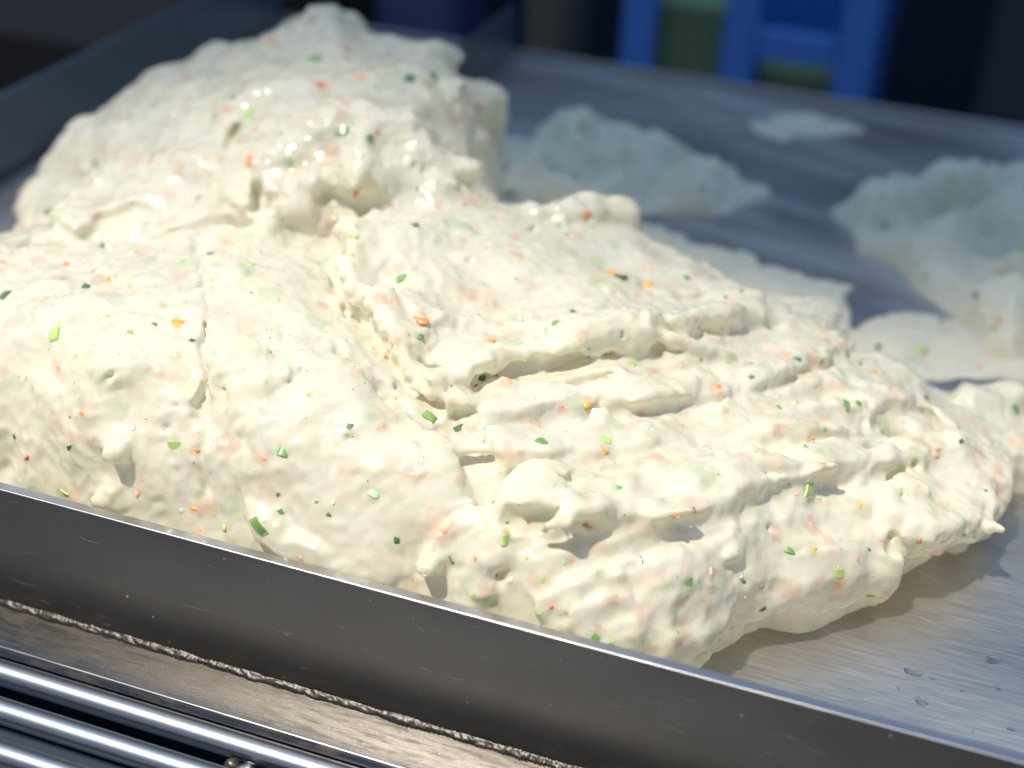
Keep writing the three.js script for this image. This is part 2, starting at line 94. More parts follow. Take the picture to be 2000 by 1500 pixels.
const CHIPS = [[0,-0.0808,0.0674,-0.0814,0.0048,0,2.35],[0,-0.0622,0.0619,-0.1527,0.0076,2,3.78],[0,-0.0473,0.0599,-0.1541,0.0073,2,1.07],[0,-0.0446,0.0605,-0.0679,0.0047,2,5.69],[0,-0.0425,0.0634,-0.08,0.0032,0,3.16],[0,-0.0115,0.0547,-0.103,0.0046,0,4.1],[0,0.0042,0.0486,-0.1425,0.0042,0,6.01],[0,-0.0798,0.0688,-0.1821,0.0046,0,0.39],[0,-0.0952,0.0734,-0.1435,0.0027,0,1.82],[0,-0.1069,0.0725,-0.1571,0.0033,1,5.7],[0,-0.1114,0.0777,-0.0749,0.0039,2,3.92],[0,-0.1021,0.0743,-0.0734,0.0061,1,6.05],[0,-0.1092,0.0663,-0.0599,0.0047,3,4.74],[0,-0.2078,0.0713,-0.0607,0.005,0,4.34],[0,-0.1991,0.0713,-0.0606,0.0033,2,5.09],[0,-0.2133,0.0674,-0.0933,0.006,1,5.19],[0,-0.2347,0.0645,-0.0762,0.0035,1,1.43],[0,-0.171,0.0729,-0.0439,0.006,0,2.33],[0,-0.1902,0.0711,-0.0353,0.0028,3,2.78],[0,-0.1632,0.0697,-0.0299,0.0037,3,2.13],[0,-0.1932,0.072,-0.0395,0.0022,2,3.46],[0,-0.1966,0.0951,-0.1998,0.0053,1,3.7],[0,-0.1775,0.1021,-0.1728,0.0046,0,4.81],[0,-0.251,0.0889,-0.2595,0.0045,1,1.22],[0,-0.1858,0.0964,-0.2125,0.0045,1,3.16],[0,-0.228,0.0869,-0.1775,0.004,1,6.13],[0,-0.2051,0.0892,-0.16,0.0039,2,5.81],[0,-0.1808,0.0822,-0.1441,0.0045,2,3.21],[0,-0.1987,0.084,-0.1425,0.0053,1,5.13],[0,-0.2185,0.0785,-0.1497,0.0039,3,2.1],[0,-0.1539,0.0811,-0.1391,0.0055,1,2.45],[0,-0.2104,0.0305,-0.013,0.0035,1,3.5],[0,-0.1638,0.0393,-0.007,0.0021,1,5.17],[0,-0.1479,0.0505,-0.012,0.0033,0,3.39],[0,-0.1854,0.0548,-0.0108,0.0028,1,2.9],[0,-0.1243,0.0541,-0.0107,0.0029,3,2.03],[0,-0.0805,0.0584,-0.0201,0.0038,3,5.54],[0,-0.0693,0.0464,-0.0103,0.0077,3,0.57],[0,-0.0975,0.0628,-0.0449,0.0023,0,1.71],[0,-0.1438,0.0269,-0.0045,0.0031,2,4.99],[0,-0.147,0.0331,-0.0064,0.0037,2,6.28],[0,-0.1169,0.0694,-0.0274,0.0033,2,0.69],[0,-0.0345,0.0551,-0.0528,0.0036,0,0.17],[0,-0.0125,0.054,-0.0374,0.002,0,2.78],[0,-0.0075,0.0521,-0.0326,0.0037,1,5.56],[0,-0.0292,0.0512,-0.0207,0.0043,0,2.95],[0,-0.0116,0.0496,-0.0875,0.0029,2,1.24],[0,-0.0322,0.0433,-0.0138,0.0023,0,0.39],[0,0.0275,0.0354,-0.0678,0.0043,3,2.96],[0,0.0391,0.0217,-0.0609,0.004,0,1.32],[0,0.0481,0.0278,-0.0775,0.0025,1,1.98],[0,0.0596,0.036,-0.1301,0.0047,0,1.37],[0,0.0589,0.0349,-0.1219,0.0043,3,3.77],[0,0.0592,0.027,-0.0833,0.0034,0,1.56],[0,-0.0336,0.0339,-0.0031,0.0028,1,4.4],[0,0.0008,0.0231,-0.0145,0.0028,1,1.83],[0,-0.0323,0.0582,-0.1105,0.0027,3,3.63],[0,-0.025,0.0552,-0.1101,0.0027,3,5.93],[0,-0.0703,0.0626,-0.0669,0.005,3,0.04],[0,-0.1742,0.0738,-0.0716,0.0027,2,2.73],[0,-0.0529,0.0325,-0.0027,0.0031,3,5.7],[0,0.03,0.0322,-0.0599,0.003,2,1.47],[0,-0.2153,0.0894,-0.2737,0.0059,2,1.09],[0,-0.2115,0.0918,-0.2551,0.0044,1,5.85],[0,-0.0188,0.0567,-0.1606,0.0036,3,2.82],[0,0.0649,0.0255,-0.1654,0.0036,3,2.39],[0,0.087,0.0193,-0.1691,0.0047,3,1.71],[1,-0.1218,0.0376,-0.0011,0.0056,1,2.39],[1,-0.0866,0.0597,-0.0434,0.0049,1,2.82],[1,-0.1183,0.0576,-0.0121,0.0038,1,3.07],[1,-0.0572,0.0638,-0.1478,0.0061,2,2.4],[1,-0.0627,0.0726,-0.0912,0.0032,1,3.45],[1,-0.0628,0.0672,-0.1106,0.0022,2,1.22],[1,-0.1198,0.0727,-0.0985,0.0037,1,0.55],[1,-0.1183,0.0738,-0.1001,0.002,0,4.57],[1,-0.0997,0.0713,-0.0678,0.0025,1,3.49],[1,-0.1251,0.081,-0.1239,0.0028,0,5.58],[1,-0.1392,0.0821,-0.1045,0.0027,3,0.47],[1,-0.0379,0.0586,-0.099,0.0043,3,2.99],[1,-0.0788,0.0608,-0.0697,0.0032,2,4.72],[1,-0.0511,0.0591,-0.0446,0.0036,1,0.99],[1,-0.0354,0.0559,-0.0585,0.004,3,5.02],[1,-0.0256,0.0557,-0.0692,0.004,4,3.46],[1,-0.0257,0.0556,-0.0356,0.0026,1,3.31],[1,0.0003,0.0373,-0.0251,0.0037,1,0.35],[1,0.0236,0.0326,-0.0567,0.0039,1,0.17],[1,0.0287,0.0459,-0.1238,0.0034,1,1.86],[1,0.0321,0.0446,-0.1282,0.002,1,0.23],[1,0.0533,0.0295,-0.1675,0.0029,0,4.82],[1,-0.0368,0.057,-0.1701,0.0041,2,2.61],[1,0.0084,0.0498,-0.1403,0.0035,0,5.91],[1,-0.004,0.0482,-0.1615,0.0027,2,4.01],[1,0.0244,0.0439,-0.1443,0.0035,4,5.2],[1,0.0854,0.0187,-0.1914,0.0041,1,3.07],[1,0.0669,0.0358,-0.132,0.0024,0,5.79],[1,0.0764,0.0274,-0.1198,0.002,0,0.16],[1,-0.1888,0.0431,-0.0081,0.0031,0,0.12],[1,-0.1944,0.0239,-0.0089,0.0045,3,6.02],[1,-0.2086,0.0659,-0.0328,0.0054,3,5.06],[1,-0.2104,0.0717,-0.0531,0.0033,2,4.39],[1,-0.2417,0.0629,-0.0525,0.0037,0,4.46],[1,-0.2918,0.0462,-0.1442,0.0045,1,3.73],[1,-0.2159,0.0935,-0.2304,0.006,1,0.68],[1,-0.1679,0.0965,-0.1558,0.0052,1,0.39],[1,-0.1559,0.0955,-0.1549,0.0044,1,1.58],[1,-0.2163,0.0871,-0.1745,0.006,3,4.88],[1,-0.2751,0.074,-0.2116,0.0057,4,3.43],[1,-0.1877,0.071,-0.093,0.0031,2,2.17],[1,-0.1844,0.0857,-0.1446,0.0034,4,3.62],[1,-0.1687,0.0734,-0.0872,0.0041,3,1.89],[1,-0.1022,0.0437,-0.0065,0.002,1,4.22],[1,-0.09,0.0514,-0.0114,0.0032,4,6.02],[1,-0.0774,0.0574,-0.0443,0.0027,0,3.78],[1,-0.0514,0.0498,-0.0155,0.0017,1,1.06],[1,-0.0492,0.0475,-0.0108,0.0042,3,0.72],[1,-0.0811,0.0408,-0.007,0.0019,0,1.99],[1,-0.0643,0.0383,-0.0068,0.0017,1,2.44],[1,0.038,0.0249,-0.0614,0.0043,3,3.78],[1,0.0244,0.0412,-0.0763,0.0062,3,5.27],[1,-0.0025,0.0526,-0.1177,0.0025,0,1],[1,-0.154,0.0507,-0.0121,0.0048,3,3.13],[1,-0.1185,0.0456,-0.0082,0.0019,0,3.8],[1,-0.1174,0.0412,-0.0057,0.0024,1,0.81],[1,-0.1692,0.0532,-0.0119,0.0024,4,3.33],[1,-0.2345,0.0621,-0.0981,0.0027,0,5.38],[1,-0.1622,0.0715,-0.0379,0.0031,2,1.24],[1,-0.1767,0.0727,-0.04,0.0019,1,3.08],[1,-0.0201,0.0281,-0.0033,0.0025,1,1.36],[1,-0.0161,0.0271,-0.005,0.0025,3,4.77],[1,-0.1699,0.094,-0.2249,0.0062,2,1.69],[1,-0.1644,0.0915,-0.2389,0.0047,1,4.37],[1,0.0194,0.0175,-0.0456,0.0021,0,4.27],[1,0.0486,0.0091,-0.0747,0.0028,3,0.71],[1,-0.0875,0.0679,-0.1707,0.003,1,4.08],[1,-0.0779,0.065,-0.182,0.0034,4,5.36]];

// ------------------------------------------------------------------ setting: the dark ground under the stall
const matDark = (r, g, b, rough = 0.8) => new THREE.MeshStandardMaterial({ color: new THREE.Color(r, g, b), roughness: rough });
const ground = mesh('ground', new THREE.PlaneGeometry(30, 30).rotateX(-Math.PI / 2).translate(0, -0.9, 0), matDark(0.012, 0.011, 0.010));
ground.userData.kind = 'structure';

// ------------------------------------------------------------------ steel tray
const brushed = texture(1024, 1024, (() => {                     // brush lines along u, with a few coarser scratches
  const r = rng(21), rows = []; for (let j = 0; j < 1024; j++) rows.push(r());
  return (i, j) => 0.5 + 0.22 * (rows[j] - 0.5) + 0.28 * noise(i / 70, j / 1.6, 3) + 0.2 * noise(i / 25, j / 3, 9) + 0.12 * noise(i / 220, j / 9, 5);
})());
const FX0 = -0.4, FX1 = 0.36, FZ0 = -0.545, FZ1 = 0;
const floorMaps = (() => {
  const W = 2048, Hh = 1280, film = new Float32Array(W * Hh), scr = new Float32Array(W * Hh), r = rng(5);
  const px = (x) => (x - FX0) / (FX1 - FX0) * W, pz = (z) => (z - FZ0) / (FZ1 - FZ0) * Hh;
  for (let j = 0; j < Hh; j++) for (let i = 0; i < W; i++) {      // dried film of paste wiped over the rear of the plate
    const x = FX0 + (i / W) * (FX1 - FX0), z = FZ0 + (j / Hh) * (FZ1 - FZ0);
    const u = x * 0.9 + z * 0.25, v = z * 0.95 - x * 0.3;
    const n = noise(u * 9, v * 60, 2) * 0.6 + noise(u * 22, v * 150, 4) * 0.35 + noise(u * 4, v * 16, 6) * 0.8;
    const where = step(-0.17, -0.24, z) * step(-0.25, -0.15, x);
    film[j * W + i] = where * clamp(-0.02 + n * 0.42, 0, 0.32);
  }
  for (let k = 0; k < 420; k++) {                                 // fine scratches
    let x = px(FX0 + r() * (FX1 - FX0)), z = pz(FZ0 + r() * (FZ1 - FZ0)); const a = (r() < 0.7 ? (r() - 0.5) * 0.7 : r() * 6.28), L = 20 + r() * r() * 260, s = 0.25 + r() * 0.6, c = (r() - 0.5) * 0.004;
    for (let q = 0, t = a; q < L; q++, t += c) { x += Math.cos(t); z += Math.sin(t); const i = Math.round(x), j = Math.round(z); if (i >= 0 && j >= 0 && i < W && j < Hh) scr[j * W + i] = Math.max(scr[j * W + i], s * Math.sin((q / L) * 3.14)); }
  }
  const n1 = (i, j) => noise(i / 90, j / 1.3, 1) * 0.5 + noise(i / 26, j / 2.2, 8) * 0.4 + noise(i / 300, j / 120, 8) * 0.6;
  return {
    color: texture(W, Hh, (i, j) => { const f = film[j * W + i], s = scr[j * W + i], b = 0.67 + 0.09 * n1(i, j) + 0.2 * s; return [mix(b, 0.8, f), mix(b * 0.985, 0.81, f), mix(b * 0.96, 0.8, f)]; }, true, false),
    surface: texture(W, Hh, (i, j) => { const f = film[j * W + i], s = scr[j * W + i]; return [0, clamp(0.46 + 0.10 * n1(i, j) + 0.25 * f - 0.1 * s), 1 - 0.85 * f]; }, false, false),
    bump: texture(W, Hh, (i, j) => 0.5 + 0.3 * n1(i, j) - 0.45 * scr[j * W + i] + film[j * W + i] * 0.25, false, false),
  };
})();
const steelFloor = new THREE.MeshPhysicalMaterial({ color: 0xffffff, map: floorMaps.color, metalness: 1, roughness: 1, roughnessMap: floorMaps.surface, metalnessMap: floorMaps.surface, bumpMap: floorMaps.bump, bumpScale: 0.00006 });
const wallMaps = (() => {                                        // brushed sheet with nicks, scuffs and specks of dried paste
  const W = 2048, Hh = 256, m = new Float32Array(W * Hh), r = rng(77);
  for (let k = 0; k < 150; k++) { let x = r() * W, z = r() * Hh; const L = 3 + r() * r() * 60, s = 0.15 + r() * 0.5, t = (r() - 0.5) * 0.25; for (let q = 0; q < L; q++) { x += Math.cos(t); z += Math.sin(t) + (r() - 0.5) * 0.5; const i = Math.round(x) & (W - 1), j = Math.round(z); if (j >= 0 && j < Hh && r() < 0.7) m[j * W + i] = s; } }
  for (let k = 0; k < 110; k++) { const x = r() * W, z = r() * Hh, R = 0.6 + r() * r() * 3.2, s = 0.4 + r() * 0.5; for (let dj = -4; dj <= 4; dj++) for (let di = -4; di <= 4; di++) { const i = Math.round(x + di) & (W - 1), j = Math.round(z + dj); if (j >= 0 && j < Hh && Math.hypot(di, dj * 1.3) < R * (0.7 + 0.5 * noise(di * 0.7, dj * 0.7, k))) m[j * W + i] = s; } }
  const n1 = (i, j) => noise(i / 120, j / 1.2, 1) * 0.5 + noise(i / 40, j / 3, 8) * 0.4;
  return {
    color: texture(W, Hh, (i, j) => { const s = m[j * W + i], b = 0.51 + 0.012 * n1(i, j) + 0.03 * noise(i / 160, j / 60, 4); return [mix(b, 0.85, s), mix(b * 0.95, 0.83, s), mix(b * 0.88, 0.78, s)]; }, true),
    surface: texture(W, Hh, (i, j) => { const s = m[j * W + i]; return [0, 0.33 + 0.02 * n1(i, j) + 0.4 * s, 1 - 0.8 * s]; }),
  };
})();
const steelWall = new THREE.MeshPhysicalMaterial({ map: wallMaps.color, metalness: 1, roughness: 1, roughnessMap: wallMaps.surface, metalnessMap: wallMaps.surface, bumpMap: brushed, bumpScale: 0.000006 });
const steelPlain = new THREE.MeshPhysicalMaterial({ color: new THREE.Color(0.36, 0.355, 0.35), metalness: 1, roughness: 0.36, bumpMap: brushed, bumpScale: 0.00003 });
const tray = thing('steel_tray', 'shallow brushed steel tray holding the white paste', 'tray');
mesh('floor_plate', uvPlane(box(FX0 + 0.002, FX1, -0.003, 0, FZ0, 0), (x, y, z) => [(x - FX0) / (FX1 - FX0), (z - FZ0) / (FZ1 - FZ0)]), steelFloor, tray);
const sheet = (x0, x1, y0, y1, z0, z1) => { const g = box(x0, x1, y0, y1, z0, z1, 0.0007); return g; };
mesh('front_wall', uvPlane(box(-0.4, 0.36, -0.0165, 0.0296, 0.0004, 0.0034, 0.0003), (x, y, z) => [x / 0.4, (y + 0.02) / 0.06]), steelWall, tray);
mesh('rim_edge', uvPlane(box(-0.4, 0.36, 0.0297, 0.0303, 0.0003, 0.0037, 0.00028), (x, y, z) => [x / 0.4, z / 0.06]), new THREE.MeshPhysicalMaterial({ color: new THREE.Color(0.46, 0.445, 0.42), metalness: 1, roughness: 0.34, bumpMap: brushed, bumpScale: 0.00003 }), tray);
mesh('back_wall', uvPlane(sheet(-0.4, 0.36, -0.0165, 0.004, -0.5475, -0.5454), (x, y, z) => [x / 0.4, (y + 0.02) / 0.06]), steelPlain, tray);
mesh('side_wall', uvPlane(sheet(-0.4025, -0.4003, -0.0165, 0.04, -0.5452, 0.0002), (x, y, z) => [z / 0.4, (y + 0.02) / 0.06]), steelPlain, tray);
mesh('side_wall', uvPlane(sheet(0.3603, 0.3625, -0.0165, 0.03, -0.5452, 0.0002), (x, y, z) => [z / 0.4, (y + 0.02) / 0.06]), steelPlain, tray);
mesh('corner_plate', uvPlane(sheet(-0.236, -0.234, 0.0005, 0.033, -0.5450, -0.36), (x, y, z) => [z / 0.4, (y + 0.02) / 0.06]), steelPlain, tray);
const railMaps = (() => {
  const W = 1024, Hh = 128;
  const n = (i, j) => noise(i / 60, j / 9, 2) + 0.6 * noise(i / 22, j / 4, 5) + 0.3 * noise(i / 7, j / 2, 7), b = (i, j) => noise(i / 90, j / 1.2, 1);
  return {
    color: texture(W, Hh, (i, j) => { const g = step(-0.3, 0.6, n(i, j) * 0.8 + step(60, 10, j) * 0.5 - 0.2), v = 0.34 + 0.07 * b(i, j); return [mix(v, 0.31, g), mix(v * 0.99, 0.295, g), mix(v * 0.99, 0.275, g)]; }, true),
    surface: texture(W, Hh, (i, j) => { const g = step(-0.3, 0.6, n(i, j) * 0.8 + step(60, 10, j) * 0.5 - 0.2); return [0, 0.27 + 0.14 * g + 0.06 * b(i, j), 1 - 0.1 * g]; }),
  };
})();
const railMat = new THREE.MeshPhysicalMaterial({ map: railMaps.color, metalness: 1, roughness: 1, roughnessMap: railMaps.surface, metalnessMap: railMaps.surface, bumpMap: brushed, bumpScale: 0.000015 });
{
  const s = new THREE.Shape(); s.moveTo(-0.02, -0.0167); s.lineTo(0.0185, -0.0172); s.quadraticCurveTo(0.0222, -0.0174, 0.0224, -0.0215); s.lineTo(0.0224, -0.03); s.lineTo(-0.02, -0.03); s.closePath();
  const g = new THREE.ExtrudeGeometry(s, { depth: 0.76, bevelEnabled: false, curveSegments: 10 }); g.rotateY(-Math.PI / 2); g.translate(0.36, 0, 0);
  
  mesh('support_rail', toCreasedNormals(uvPlane(g, (x, y, z) => [x / 0.2, (z + 0.002) / 0.026 * 0.98]), 0.6), railMat, tray);
}
{                                                                 // rippled weld bead between wall and rail
  const N = 1500, M = 12, pos = [], idx = [], r = rng(3);
  for (let i = 0; i <= N; i++) { const x = -0.4 + 0.76 * i / N, wob = 0.0004 * noise(x * 60, 1, 0) + 0.0003 * noise(x * 200, 2, 0), R = 0.0021 + 0.0007 * noise(x * 90, 5, 0);
    for (let j = 0; j <= M; j++) { const a = -0.25 + (Math.PI * 0.5 + 0.5) * j / M, rip = 0.00024 * clamp(0.45 + 1.1 * noise(x * 40, a * 0.6, 12)) * Math.sin(x * 4600 + 2.2 * Math.cos(a * 2) + 3 * noise(x * 120, a, 1)) + 0.0003 * noise(x * 500, a * 2, 4) + 0.00012 * noise(x * 1900, a * 4, 8), q = R + rip + wob; pos.push(x, -0.0172 + q * Math.sin(a) * 1.05, 0.0022 + q * Math.cos(a) * 1.35); } }
  for (let i = 0; i < N; i++) for (let j = 0; j < M; j++) { const a = i * (M + 1) + j; idx.push(a, a + 1, a + M + 1, a + 1, a + M + 2, a + M + 1); }
  const g = new THREE.BufferGeometry(); g.setAttribute('position', new THREE.Float32BufferAttribute(pos, 3)); g.setIndex(idx); g.computeVertexNormals(); uvPlane(g, (x, y, z) => [x / 0.2, y / 0.2]);
  mesh('weld_bead', g, new THREE.MeshPhysicalMaterial({ color: new THREE.Color(0.045, 0.04, 0.034), metalness: 0.7, roughness: 0.42 }), tray);
}

// ------------------------------------------------------------------ rack of steel rods below the tray
const rack = thing('rod_rack', 'rack of round polished steel rods along the tray front', 'rack');
const rodMat = new THREE.MeshPhysicalMaterial({ color: new THREE.Color(0.20, 0.215, 0.24), metalness: 1, roughness: 0.4, bumpMap: texture(512, 512, (i, j) => 0.5 + 0.35 * noise(i / 3, j / 3, 4) + 0.4 * Math.max(0, noise(i / 14, j / 9, 9) - 0.25)), bumpScale: 0.00006 });
for (const [y, z, r] of [[-0.0214, 0.0266, 0.0039], [-0.0214, 0.0402, 0.0039], [-0.028, 0.0482, 0.0016], [-0.0214, 0.0545, 0.0039], [-0.0214, 0.068, 0.0039]]) {
  const g = new THREE.CylinderGeometry(r, r, 0.76, 28, 1, false).rotateZ(Math.PI / 2).translate(-0.02, y, z); uvPlane(g, (x, yy, zz) => [x / 0.05, Math.atan2(yy - y, zz - z) * r / 0.05]);
  mesh('rod', g, rodMat, rack);
}
mesh('crossbar', box(-0.118, -0.110, -0.036, -0.0253, 0.024, 0.074, 0.001), steelPlain, rack);
mesh('crossbar', box(0.20, 0.208, -0.036, -0.0253, 0.024, 0.074, 0.001), steelPlain, rack);
{ const gunk = (x, y, z, r, s) => { const g = new THREE.IcosahedronGeometry(r, 3), p = g.attributes.position; for (let i = 0; i < p.count; i++) { const k = 1 + 0.3 * noise(p.getX(i) * 400 + s, p.getY(i) * 400, p.getZ(i) * 400); p.setXYZ(i, p.getX(i) * k * 1.2, p.getY(i) * k, p.getZ(i) * k); } const m = mergeVertices(g.deleteAttribute('uv').deleteAttribute('normal')); m.computeVertexNormals(); return m.translate(x, y, z); };
  mesh('bolt', gunk(-0.1155, -0.0235, 0.0325, 0.0022, 1), new THREE.MeshPhysicalMaterial({ color: new THREE.Color(0.05, 0.045, 0.03), metalness: 0.4, roughness: 0.35 }), rack);
  mesh('bolt', gunk(-0.1105, -0.0235, 0.0336, 0.0026, 5), steelPlain, rack); }
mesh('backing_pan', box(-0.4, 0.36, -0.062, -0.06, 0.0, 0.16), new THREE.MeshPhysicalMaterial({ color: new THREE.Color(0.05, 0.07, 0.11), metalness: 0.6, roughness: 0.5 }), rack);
mesh('pan_leg', box(-0.399, -0.391, -0.06, -0.0301, 0.002, 0.02), steelPlain, rack);

// ------------------------------------------------------------------ the paste: a sculpted volume turned into one surface
const STEP = 0.001, GX0 = -0.378, GY0 = -0.003, GZ0 = -0.338, NX = 520, NY = 130, NZ = 345;
const field = new Float32Array(NX * NY * NZ), at = (i, j, k) => (k * NY + j) * NX + i;
const height = (() => {                                           // thin plate spline through the control heights
  const n = CONTROL.length, m = n + 3, A = [], q = CONTROL.map((p) => [p[0] * 10, p[2] * 10]), phi = (r2) => (r2 > 0 ? 0.5 * r2 * Math.log(r2) : 0);
  for (let i = 0; i < m; i++) { A.push(new Float64Array(m + 1)); }
  for (let i = 0; i < n; i++) { for (let j = 0; j < n; j++) A[i][j] = phi((q[i][0] - q[j][0]) ** 2 + (q[i][1] - q[j][1]) ** 2) + (i === j ? 2e-3 : 0); [1, q[i][0], q[i][1]].forEach((v, c) => { A[i][n + c] = A[n + c][i] = v; }); A[i][m] = CONTROL[i][1]; }
  for (let c = 0; c < m; c++) { let p = c; for (let r = c + 1; r < m; r++) if (Math.abs(A[r][c]) > Math.abs(A[p][c])) p = r; [A[c], A[p]] = [A[p], A[c]]; for (let r = 0; r < m; r++) if (r !== c) { const f = A[r][c] / A[c][c]; if (f) for (let k = c; k <= m; k++) A[r][k] -= f * A[c][k]; } }
  const w = A.map((r, i) => r[m] / r[i]);
  return (x, z) => { x *= 10; z *= 10; let s = w[n] + w[n + 1] * x + w[n + 2] * z; for (let i = 0; i < n; i++) s += w[i] * phi((x - q[i][0]) ** 2 + (z - q[i][1]) ** 2); return s; };
})();
{
  SLABS.forEach((s) => { s.p = [...s.f, ...s.b]; });
  const bounds = SLABS.map((s) => [Math.min(...s.p.map((p) => p[0])) - 0.02, Math.max(...s.p.map((p) => p[0])) + 0.02, Math.min(...s.p.map((p) => p[1])) - 0.02, Math.max(...s.p.map((p) => p[1])) + 0.02]);
  const hs = new Float32Array(NX * NZ);
  for (let k = 0; k < NZ; k++) for (let i = 0; i < NX; i++) hs[k * NX + i] = clamp(height(GX0 + i * STEP, GZ0 + k * STEP), 0.004, 0.112);
  for (let k = 0; k < NZ; k++) for (let i = 0; i < NX; i++) {
    const x = GX0 + i * STEP, z = GZ0 + k * STEP, h = hs[k * NX + i], hx = (hs[k * NX + Math.min(NX - 1, i + 2)] - hs[k * NX + Math.max(0, i - 2)]) / (4 * STEP), hz = (hs[Math.min(NZ - 1, k + 2) * NX + i] - hs[Math.max(0, k - 2) * NX + i]) / (4 * STEP);
    const slope = 1 / Math.sqrt(1 + hx * hx + hz * hz);
    const wx = x + 0.005 * noise(x * 38, z * 38, 5) + 0.004 * noise(x * 80, z * 80, 1) + 0.0010 * noise(x * 200, z * 200, 2), wz = z + 0.005 * noise(x * 38, z * 38, 15) + 0.004 * noise(x * 80, z * 80, 11) + 0.0010 * noise(x * 200, z * 200, 12);
    const front = step(-0.02, -0.004, z) * step(0.0, -0.02, x);
    const foot = polyDistance(FOOT, mix(wx, x, front), mix(wz, z, front)), sl = [];
    if (foot < 0.03) SLABS.forEach((s, n) => { const b = bounds[n]; if (x > b[0] && x < b[1] && z > b[2] && z < b[3]) { const d = polyDistance(s.p, wx, wz); if (d < 0.014) sl.push([d, s.t * Math.exp(-lineDistance(s.f, wx, wz) / s.L) * clamp(1 + 1.0 * noise(x * 30, z * 30, n * 7), 0.5, 1.6), s.lean]); } });
    for (let j = 0; j < NY; j++) {
      const y = GY0 + j * STEP; let d;
      if (foot > 0.03) d = 0.02; else {
        d = smax((y - h) * slope, foot + 0.25 * Math.max(0, 0.02 - y) - 0.003, 0.016);
        if (sl.length && Math.abs(y - h - 0.004) < 0.018) { const rag = 0.0022 * noise(x * 110, y * 150, z * 110) + 0.0014 * noise(x * 260, y * 260, z * 260 + 7); for (const [pd, t, lean] of sl) d = smin(d, smax((y - h - t) * slope, pd + rag - lean * (y - h), 0.007), 0.003); }
        d = smax(Math.max(d, -0.0005 - y), z + 0.0012, 0.003);
      }
      field[at(i, j, k)] = d;
    }
  }
}
for (const [r0, r1, pts] of LOBES) for (let s = 0; s + 1 < pts.length; s++) {   // rounded lobes pushed up out of the mass
  const a = pts[s], b = pts[s + 1], R = r0 + 0.012, e = [b[0] - a[0], b[1] - a[1], b[2] - a[2]], l2 = e[0] ** 2 + e[1] ** 2 + e[2] ** 2, ra = mix(r0, r1, s / (pts.length - 1)), rb = mix(r0, r1, (s + 1) / (pts.length - 1));
  const I = [[0, GX0, NX], [1, GY0, NY], [2, GZ0, NZ]].map(([c, g, n]) => [Math.max(0, Math.floor((Math.min(a[c], b[c]) - R - g) / STEP)), Math.min(n - 1, Math.ceil((Math.max(a[c], b[c]) + R - g) / STEP))]);
  for (let k = I[2][0]; k <= I[2][1]; k++) for (let j = Math.max(3, I[1][0]); j <= I[1][1]; j++) for (let i = I[0][0]; i <= I[0][1]; i++) {
    let x = GX0 + i * STEP, y = GY0 + j * STEP, z = GZ0 + k * STEP; x += 0.004 * noise(x * 80, y * 80, z * 80); z += 0.004 * noise(x * 80, y * 80 + 30, z * 80); y += 0.003 * noise(x * 80 + 30, y * 80, z * 80);
    const px = x - a[0], py = y - a[1], pz = z - a[2], t = clamp((px * e[0] + py * e[1] + pz * e[2]) / l2), d = Math.hypot(px - e[0] * t, py - e[1] * t, pz - e[2] * t) - mix(ra, rb, t), o = at(i, j, k);
    field[o] = smin(field[o], d, 0.006);
  }
}
for (const [r, pts] of ROLLS) {                                    // long soft folds drawn by the spatula: a rounded roll along a line, thin at both ends
  const q = new THREE.CatmullRomCurve3(pts.map((v) => new THREE.Vector3(...v))).getPoints(26), R = r + 0.008, seg = q.length - 1;
  const lim = ['x', 'y', 'z'].map((c, n) => [Math.min(...q.map((v) => v[c])) - R, Math.max(...q.map((v) => v[c])) + R].map((v, e) => clamp(Math.round((v - [GX0, GY0, GZ0][n]) / STEP), 3, [NX, NY, NZ][n] - 2)));
  for (let k = lim[2][0]; k <= lim[2][1]; k++) for (let j = lim[1][0]; j <= lim[1][1]; j++) for (let i = lim[0][0]; i <= lim[0][1]; i++) {
    const o = at(i, j, k); if (field[o] < -0.012 || field[o] > 0.014) continue;
    const x = GX0 + i * STEP, y = GY0 + j * STEP, z = GZ0 + k * STEP; let best = 1e9, bt = 0;
    for (let s = 0; s < seg; s++) { const a = q[s], b = q[s + 1], ex = b.x - a.x, ey = b.y - a.y, ez = b.z - a.z, t = clamp(((x - a.x) * ex + (y - a.y) * ey + (z - a.z) * ez) / (ex * ex + ey * ey + ez * ez)), d = (x - a.x - ex * t) ** 2 + (y - a.y - ey * t) ** 2 + (z - a.z - ez * t) ** 2; if (d < best) { best = d; bt = (s + t) / seg; } }
    best = Math.sqrt(best); if (best > R) continue;
    const d = best - r * (0.55 + 0.45 * Math.min(1, 5 * bt, 4 * (1 - bt))) + 0.0022 * noise(x * 60, y * 60, z * 60 + 3) + 0.001 * noise(x * 170, y * 170, z * 170);
    field[o] = smin(field[o], d, 0.0026);
  }
}
function surfaceY(x, z) { const i = Math.round((x - GX0) / STEP), k = Math.round((z - GZ0) / STEP); if (i < 2 || k < 2 || i > NX - 3 || k > NZ - 3) return -1; for (let j = NY - 2; j > 4; j--) if (field[at(i, j, k)] < 0) return GY0 + j * STEP; return -1; }
